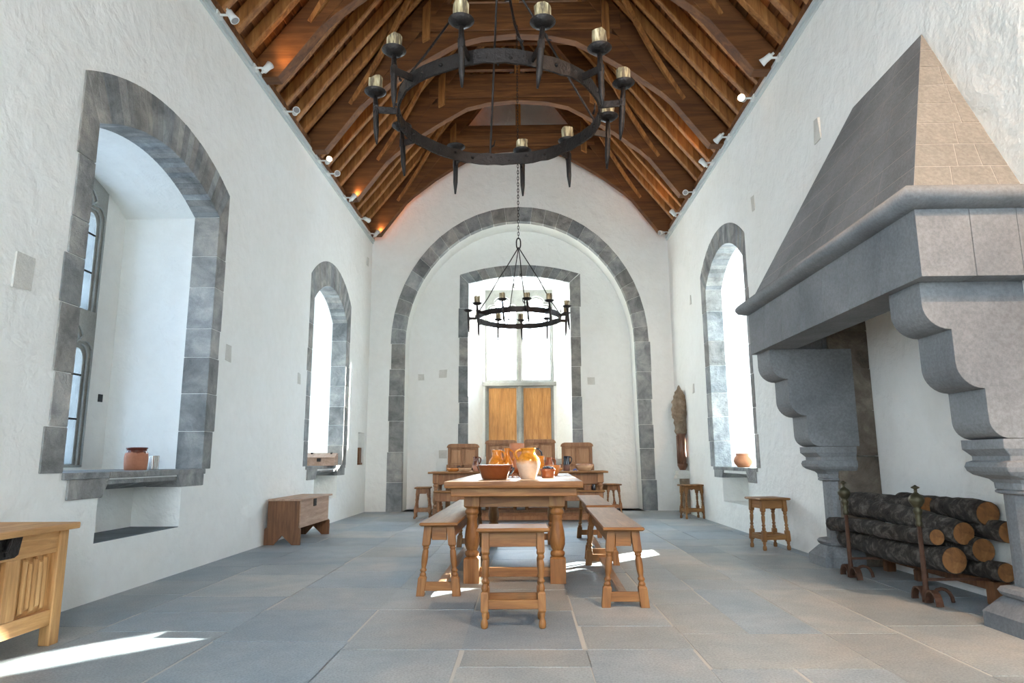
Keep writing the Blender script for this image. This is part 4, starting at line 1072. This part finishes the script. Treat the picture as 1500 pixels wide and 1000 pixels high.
bm = bm_(); box(bm, x1, x1+0.008, 8.36, 8.47, 0.40, 0.49); obj('lock_plate', bm, 'iron', c2, bev=0.002)

db = thing('desk_box', 'small sloping-lid wooden box on the far left window sill', 'box', (-3.09, 10.28, 0.867), radians(6))
bm = bm_(); extrude(bm, [(-0.16, 0), (-0.16, 0.115), (0.04, 0.175), (0.16, 0.175), (0.16, 0)], lambda a, b, d: Vector((d, a, b)), -0.225, 0.225); obj('box_body', bm, 'pink_oak', db, world=False, bev=0.004)
bm = bm_(); hexa(bm, [Vector(q) for q in ((-0.235, -0.18, 0.113), (0.235, -0.18, 0.113), (0.235, 0.045, 0.178), (-0.235, 0.045, 0.178), (-0.235, -0.183, 0.125), (0.235, -0.183, 0.125), (0.235, 0.045, 0.19), (-0.235, 0.045, 0.19))]); obj('lid', bm, 'pink_oak', db, world=False, bev=0.003)
bm = bm_(); box(bm, -0.03, 0.025, -0.172, -0.160, 0.06, 0.11); obj('lock_plate', bm, 'iron', db, world=False)
for x in (-0.14, 0.15):
    bm = bm_(); box(bm, x-0.012, x+0.012, -0.02, 0.06, 0.17, 0.195); obj('hinge', bm, 'iron', db, world=False)
# small wooden figure box in the corner niche
nb_ = bm_(); box(nb_, -WL-0.13, -WL-0.02, 12.33, 12.47, 0.90, 1.17); box(nb_, -WL-0.145, -WL-0.005, 12.31, 12.49, 0.862, 0.90)
tag(obj('wooden_post', nb_, 'brown_oak', bev=0.008), 'small brown wooden block in the wall niche near the far left corner', 'ornament')

# ------------------------------------------------------------------ pottery
def turned(name, label, cat, loc, prof, mat, group=None, seg=28, handles=(), extra=None):
    r = thing(name, label, cat, loc, 0, group)
    bm = bm_(); n = len(prof); 
    wall = [(max(rr-0.006, 0.001), z+(0.006 if i == 0 else 0)) for i, (rr, z) in enumerate(prof)]
    lathe(bm, prof + wall[::-1], seg=seg, cap=False); 
    bmesh.ops.remove_doubles(bm, verts=bm.verts[:], dist=1e-5)
    face(bm, [v_ for v_ in []]) if False else None
    obj('body', bm, mat, r, world=False)
    for pts, rad, m in handles:
        bm = bm_(); tube(bm, pts, rad, 10); obj('handle', bm, m, r, world=False)
    return r
def closed(prof): return [(0.001, prof[0][1])] + prof
def hnd(r0, z0, r1, z1, out, side=0.0, n=9):
    c, s = cos(side), sin(side); P = []
    for i in range(n+1):
        t = i/n; rr = r0+(r1-r0)*t+out*sin(pi*t)**0.8; P.append(Vector((rr*c, rr*s, z0+(z1-z0)*t + 0.02*sin(pi*t))))
    return P
MT['yg'] = glaze('honey_glaze', (0.62, 0.27, 0.03), (0.66, 0.52, 0.40), 0.135)
MT['og'] = glaze('orange_glaze', (0.70, 0.26, 0.03), (0.72, 0.45, 0.22), 0.06)
MT['bg'] = glaze('brown_over_pink', (0.13, 0.035, 0.015), (0.55, 0.28, 0.19), 0.10)
MT['dg'] = glaze('dark_over_brown', (0.02, 0.022, 0.03), (0.16, 0.07, 0.05), 0.09)
MT['jg'] = glaze('jar_glaze', (0.14, 0.03, 0.015), (0.50, 0.20, 0.11), 0.140, soft=0.004)
MT['pg'] = glaze('pancheon', (0.35, 0.12, 0.05), (0.60, 0.38, 0.22), 0.09)
MT['ob'] = plain('orange_bowl', (0.60, 0.22, 0.05), 0.2, coat=0.5)
T_ = 0.781
turned('bowl', 'wide brown glazed bowl with two handles at the near end of the main table', 'bowl', (-0.262, 5.86, T_),
   closed([(0.10, 0), (0.108, 0.004), (0.125, 0.045), (0.142, 0.09), (0.150, 0.108), (0.156, 0.114), (0.152, 0.120), (0.146, 0.118)]), 'brown_glaze', handles=[(hnd(0.118, 0.03, 0.142, 0.095, 0.032, 0.15), 0.009, 'black'), (hnd(0.125, 0.055, 0.146, 0.108, 0.012, pi-0.1), 0.008, 'brown_glaze')])
turned('jug', 'big round jug with honey yellow glaze over bare clay on the main table', 'jug', (0.025, 5.90, T_),
   closed([(0.062, 0), (0.066, 0.004), (0.078, 0.04), (0.098, 0.10), (0.105, 0.135), (0.098, 0.17), (0.075, 0.20), (0.062, 0.215), (0.060, 0.235), (0.064, 0.252), (0.070, 0.257), (0.066, 0.262), (0.058, 0.258)]), 'yg', handles=[(hnd(0.062, 0.245, 0.094, 0.165, 0.035, pi+0.35), [.012]*10, 'yg'), ])
turned('bowl', 'small brown pot heaped with dark fruit at the near right corner of the main table', 'bowl', (0.205, 6.22, T_),
   closed([(0.055, 0), (0.062, 0.003), (0.058, 0.02), (0.064, 0.05), (0.072, 0.072), (0.070, 0.080), (0.064, 0.079)]), 'brown_glaze')
random.seed(5)
for k in range(16):
    a = k*2.4; rr = 0.05*sqrt((k+0.5)/16); bm = bm_(); bmesh.ops.create_uvsphere(bm, u_segments=12, v_segments=8, radius=0.0125)
    z = T_+0.080+0.018*(1-rr/0.05)
    bm2 = obj('grape', bm, 'dark_berry', smooth=True); bm2.location = (0.205+rr*cos(a), 6.22+rr*sin(a), z)
    tag(bm2, 'dark blue fruit heaped in the small brown pot on the main table', 'fruit', 'dark fruit in the small brown pot')
turned('jug', 'glossy orange glazed jug standing behind the wide brown bowl', 'jug', (-0.315, 7.62, T_),
   closed([(0.062, 0), (0.07, 0.01), (0.098, 0.07), (0.10, 0.11), (0.085, 0.16), (0.058, 0.20), (0.055, 0.23), (0.064, 0.268), (0.060, 0.27), (0.052, 0.25)]), 'og', handles=[(hnd(0.06, 0.255, 0.09, 0.14, 0.03, -0.6), .012, 'og')])
turned('bottle', 'narrow-necked orange glazed bottle just right of the glossy orange jug', 'bottle', (-0.205, 7.66, T_),
   closed([(0.055, 0), (0.062, 0.01), (0.075, 0.06), (0.078, 0.10), (0.065, 0.15), (0.035, 0.20), (0.028, 0.24), (0.034, 0.285), (0.030, 0.29), (0.024, 0.27)]), 'og', handles=[(hnd(0.03, 0.27, 0.066, 0.15, 0.028, 0.2), .010, 'og')])
turned('vase', 'tall straight ribbed terracotta pot rising behind the jugs on the main table', 'pot', (-0.095, 7.75, T_),
   closed([(0.075, 0), (0.08, 0.005), (0.082, 0.10), (0.084, 0.20), (0.083, 0.275), (0.086, 0.282), (0.083, 0.29), (0.084, 0.335), (0.080, 0.345), (0.07, 0.34)]), 'clay')
kt = turned('kettle', 'pale round pot with a tall black looped handle behind the big jug', 'pot', (0.10, 7.45, T_),
   closed([(0.06, 0), (0.068, 0.01), (0.09, 0.06), (0.088, 0.11), (0.06, 0.16), (0.05, 0.17)]), 'clay', handles=[([Vector((-0.075+0.0, 0, 0.13)), Vector((-0.07, 0, 0.22)), Vector((-0.045, 0, 0.27)), Vector((0, 0, 0.285)), Vector((0.05, 0, 0.275)), Vector((0.075, 0, 0.24)), Vector((0.085, 0, 0.18)), Vector((0.085, 0, 0.10))], 0.010, 'black')])
turned('cup', 'small orange glazed cup right of the big jug on the main table', 'cup', (0.155, 7.30, T_), closed([(0.035, 0), (0.04, 0.005), (0.05, 0.05), (0.05, 0.15), (0.052, 0.20), (0.046, 0.20)]), 'og')
turned('jug', 'little pale jug between the orange cup and the reddish bowl', 'jug', (0.265, 7.6, T_), closed([(0.04, 0), (0.045, 0.005), (0.062, 0.06), (0.05, 0.12), (0.032, 0.15), (0.036, 0.185), (0.030, 0.185)]), MT['pg'], handles=[(hnd(0.034, 0.17, 0.055, 0.09, 0.025, 0.1), .008, 'pg')])
turned('bowl', 'reddish brown bowl behind the small pot of dark fruit', 'bowl', (0.275, 7.0, T_), closed([(0.05, 0), (0.055, 0.004), (0.075, 0.05), (0.088, 0.10), (0.085, 0.105), (0.08, 0.1)]), 'ob')
tr_ = turned('skillet', 'small three-legged dark pan between the wide brown bowl and the big jug', 'pan', (-0.115, 6.55, T_+0.035),
   closed([(0.05, 0), (0.06, 0.005), (0.072, 0.03), (0.076, 0.045), (0.072, 0.045)]), 'brown_glaze', handles=[([Vector((0.06, 0, 0.03)), Vector((0.10, -0.02, 0.05)), Vector((0.13, -0.04, 0.075))], .008, 'brown_glaze')])
for k in range(3):
    a = 2*pi*k/3+0.4; bm = bm_(); tube(bm, [(0.045*cos(a), 0.045*sin(a), 0.006), (0.062*cos(a), 0.062*sin(a), -0.034)], [.009, .006], 8); obj('leg', bm, 'brown_glaze', tr_, world=False)
# on the high table
T2 = 0.756
turned('bowl', 'shallow orange bowl at the left end of the high table', 'bowl', (-1.17, 11.05, T2), closed([(0.07, 0), (0.08, 0.004), (0.098, 0.03), (0.105, 0.052), (0.10, 0.053)]), 'ob')
pn = turned('pan', 'shallow dish with black handles left of the brown-necked jug on the high table', 'pan', (-0.975, 11.02, T2), closed([(0.07, 0), (0.08, 0.004), (0.10, 0.03), (0.112, 0.05), (0.108, 0.052)]), 'pg',
   handles=[([Vector((-0.11, 0, 0.045)), Vector((-0.125, 0, 0.07)), Vector((-0.085, 0, 0.085)), Vector((-0.07, 0, 0.075))], .009, 'black'), ([Vector((0.10, 0, 0.045)), Vector((0.118, 0, 0.055)), Vector((0.12, 0, 0.01))], .009, 'black')])
turned('jug', 'small brown-necked pink clay jug on the left of the high table', 'jug', (-0.80, 11.08, T2), closed([(0.045, 0), (0.052, 0.005), (0.064, 0.06), (0.062, 0.11), (0.045, 0.16), (0.040, 0.19), (0.052, 0.235), (0.046, 0.235)]), 'bg', handles=[(hnd(0.05, 0.225, 0.06, 0.12, 0.028, -0.3), .010, 'bg')])
turned('jug', 'dark glazed jug standing near the right end of the high table', 'jug', (0.665, 11.05, T2), closed([(0.048, 0), (0.054, 0.005), (0.052, 0.05), (0.056, 0.12), (0.048, 0.18), (0.056, 0.235), (0.05, 0.235)]), 'dg', handles=[(hnd(0.05, 0.225, 0.054, 0.11, 0.03, -0.1), .011, 'black')])
turned('bowl', 'little orange bowl just left of the dark jug on the high table', 'bowl', (0.545, 11.0, T2), closed([(0.03, 0), (0.035, 0.003), (0.045, 0.03), (0.046, 0.05), (0.042, 0.05)]), 'ob')
turned('bowl', 'wide buff pancheon bowl at the right end of the high table', 'bowl', (0.955, 11.05, T2), closed([(0.085, 0), (0.095, 0.004), (0.125, 0.05), (0.150, 0.10), (0.146, 0.105), (0.14, 0.1)]), 'pg')
bm = bm_(); tube(bm, [(0.76, 10.93, T2+0.012), (0.80, 10.93, T2+0.03), (0.815, 10.94, T2+0.008)], 0.011, 8)
tag(obj('cloth', bm, plain('blue_cloth', (0.05, 0.10, 0.35), 0.8)), 'small dark blue thing lying beside the pancheon bowl', 'cloth')
bx = bm_(); box(bx, 0.90, 1.0, 10.56, 10.66, 0.47, 0.545); tag(obj('wooden_box', bx, 'brown_oak', bev=0.004), 'small wooden box on the right end of the form before the high table', 'box')
turned('bottle', 'small dark bottle beside the wooden box on the form before the high table', 'bottle', (1.045, 10.60, 0.471), closed([(0.028, 0), (0.032, 0.004), (0.03, 0.05), (0.018, 0.075), (0.02, 0.09), (0.014, 0.09)]), 'black')
# on the window sills
turned('jar', 'terracotta jar with dark red glazed rim on the big left window sill', 'jar', (-3.225, 5.60, 0.877), closed([(0.078, 0), (0.084, 0.004), (0.088, 0.05), (0.090, 0.10), (0.086, 0.135), (0.074, 0.155), (0.076, 0.170), (0.082, 0.176), (0.082, 0.184), (0.075, 0.186)]), 'jg')
tin = thing('tumbler', 'steel fluted tumbler beside the terracotta jar on the big left window sill', 'tumbler', (-3.185, 5.80, 0.877))
bm = bm_(); s_ = 48; rr = []
for z, r0 in ((0, .036), (.004, .037), (.115, .039), (.118, .037), (.008, .034)):
    rr.append([bm.verts.new(((r0+(.0015 if q % 4 < 2 else 0))*cos(2*pi*q/s_), (r0+(.0015 if q % 4 < 2 else 0))*sin(2*pi*q/s_), z)) for q in range(s_)])
for a, b in zip(rr, rr[1:]):
    for q in range(s_): face(bm, (a[q], a[(q+1)%s_], b[(q+1)%s_], b[q]))
face(bm, rr[0][::-1]); face(bm, rr[-1]); obj('cup_body', bm, 'steel', tin, world=False)
turned('pot', 'round orange clay pot on the right wall window sill', 'pot', (2.915, 9.20, 0.822), closed([(0.06, 0), (0.075, 0.005), (0.112, 0.05), (0.122, 0.085), (0.112, 0.125), (0.088, 0.152), (0.086, 0.158), (0.090, 0.178), (0.086, 0.182), (0.08, 0.17)]), 'clay')

# ------------------------------------------------------------------ carved pinnacle on the right wall
pin = thing('carved_pinnacle', 'weathered carved stone pinnacle on a brown shaft in the far right corner', 'sculpture', (2.74, 12.0, 0))
bm = bm_(); prof = [(0.085, 0.80), (0.07, 0.84), (0.07, 0.86)]
lathe(bm, [(0.05, 0.74), (0.09, 0.82), (0.088, 0.85), (0.072, 0.86), (0.072, 1.33), (0.09, 1.36), (0.085, 1.38)], 2.745, 12.0, 8, ph=pi/8); 
for k in range(4): tube(bm, [(2.745+0.075*cos(k*pi/3+pi*0.5), 12.0+0.075*sin(k*pi/3+pi*.5), 0.85), (2.745+0.075*cos(k*pi/3+pi*.5), 12.0+0.075*sin(k*pi/3+pi*.5), 1.34)], 0.016, 8)
obj('shaft', bm, 'marble', pin)
bm = bm_(); rn = random.Random(4); rings = []; S = 28
pr_ = [(0.085, 1.37), (0.10, 1.42), (0.092, 1.50), (0.11, 1.56), (0.105, 1.62), (0.135, 1.70), (0.14, 1.78), (0.125, 1.86), (0.13, 1.92), (0.10, 1.98), (0.105, 2.02), (0.075, 2.07), (0.07, 2.11), (0.035, 2.15), (0.03, 2.17), (0.008, 2.22)]
pf = []
for (r0, z0), (r1, z1) in zip(pr_, pr_[1:]):
    for t in (0, .5): pf.append((r0+(r1-r0)*t, z0+(z1-z0)*t))
pf.append(pr_[-1])
for r, z in pf:
    rings.append([bm.verts.new((2.745+r*(0.92+0.25*abs(sin(q*2*pi/S*3.5+z*23))*rn.uniform(.4, 1))*cos(2*pi*q/S), 12.0+r*(0.92+0.25*abs(sin(q*2*pi/S*3.5+z*23)))*sin(2*pi*q/S), z+rn.uniform(-.008, .008))) for q in range(S)])
for a, b in zip(rings, rings[1:]):
    for q in range(S): face(bm, (a[q], a[(q+1) % S], b[(q+1) % S], b[q]))
face(bm, rings[0][::-1]); face(bm, rings[-1])
obj('carved_head', bm, 'carved', pin, label='foliate carved grey-brown head')
bm = bm_(); box(bm, 2.64, WR+0.01, 11.88, 12.12, 0.66, 0.735, j=0.006); box(bm, 2.62, WR+.01, 11.86, 12.14, 0.60, 0.657, j=0.006); obj('bracket', bm, 'patch_stone', pin, bev=0.006)
bm = bm_(); box(bm, 2.70, WR+0.01, 11.92, 12.08, 0.0, 0.598, j=0.01); obj('support', bm, 'carved', pin, bev=0.01)
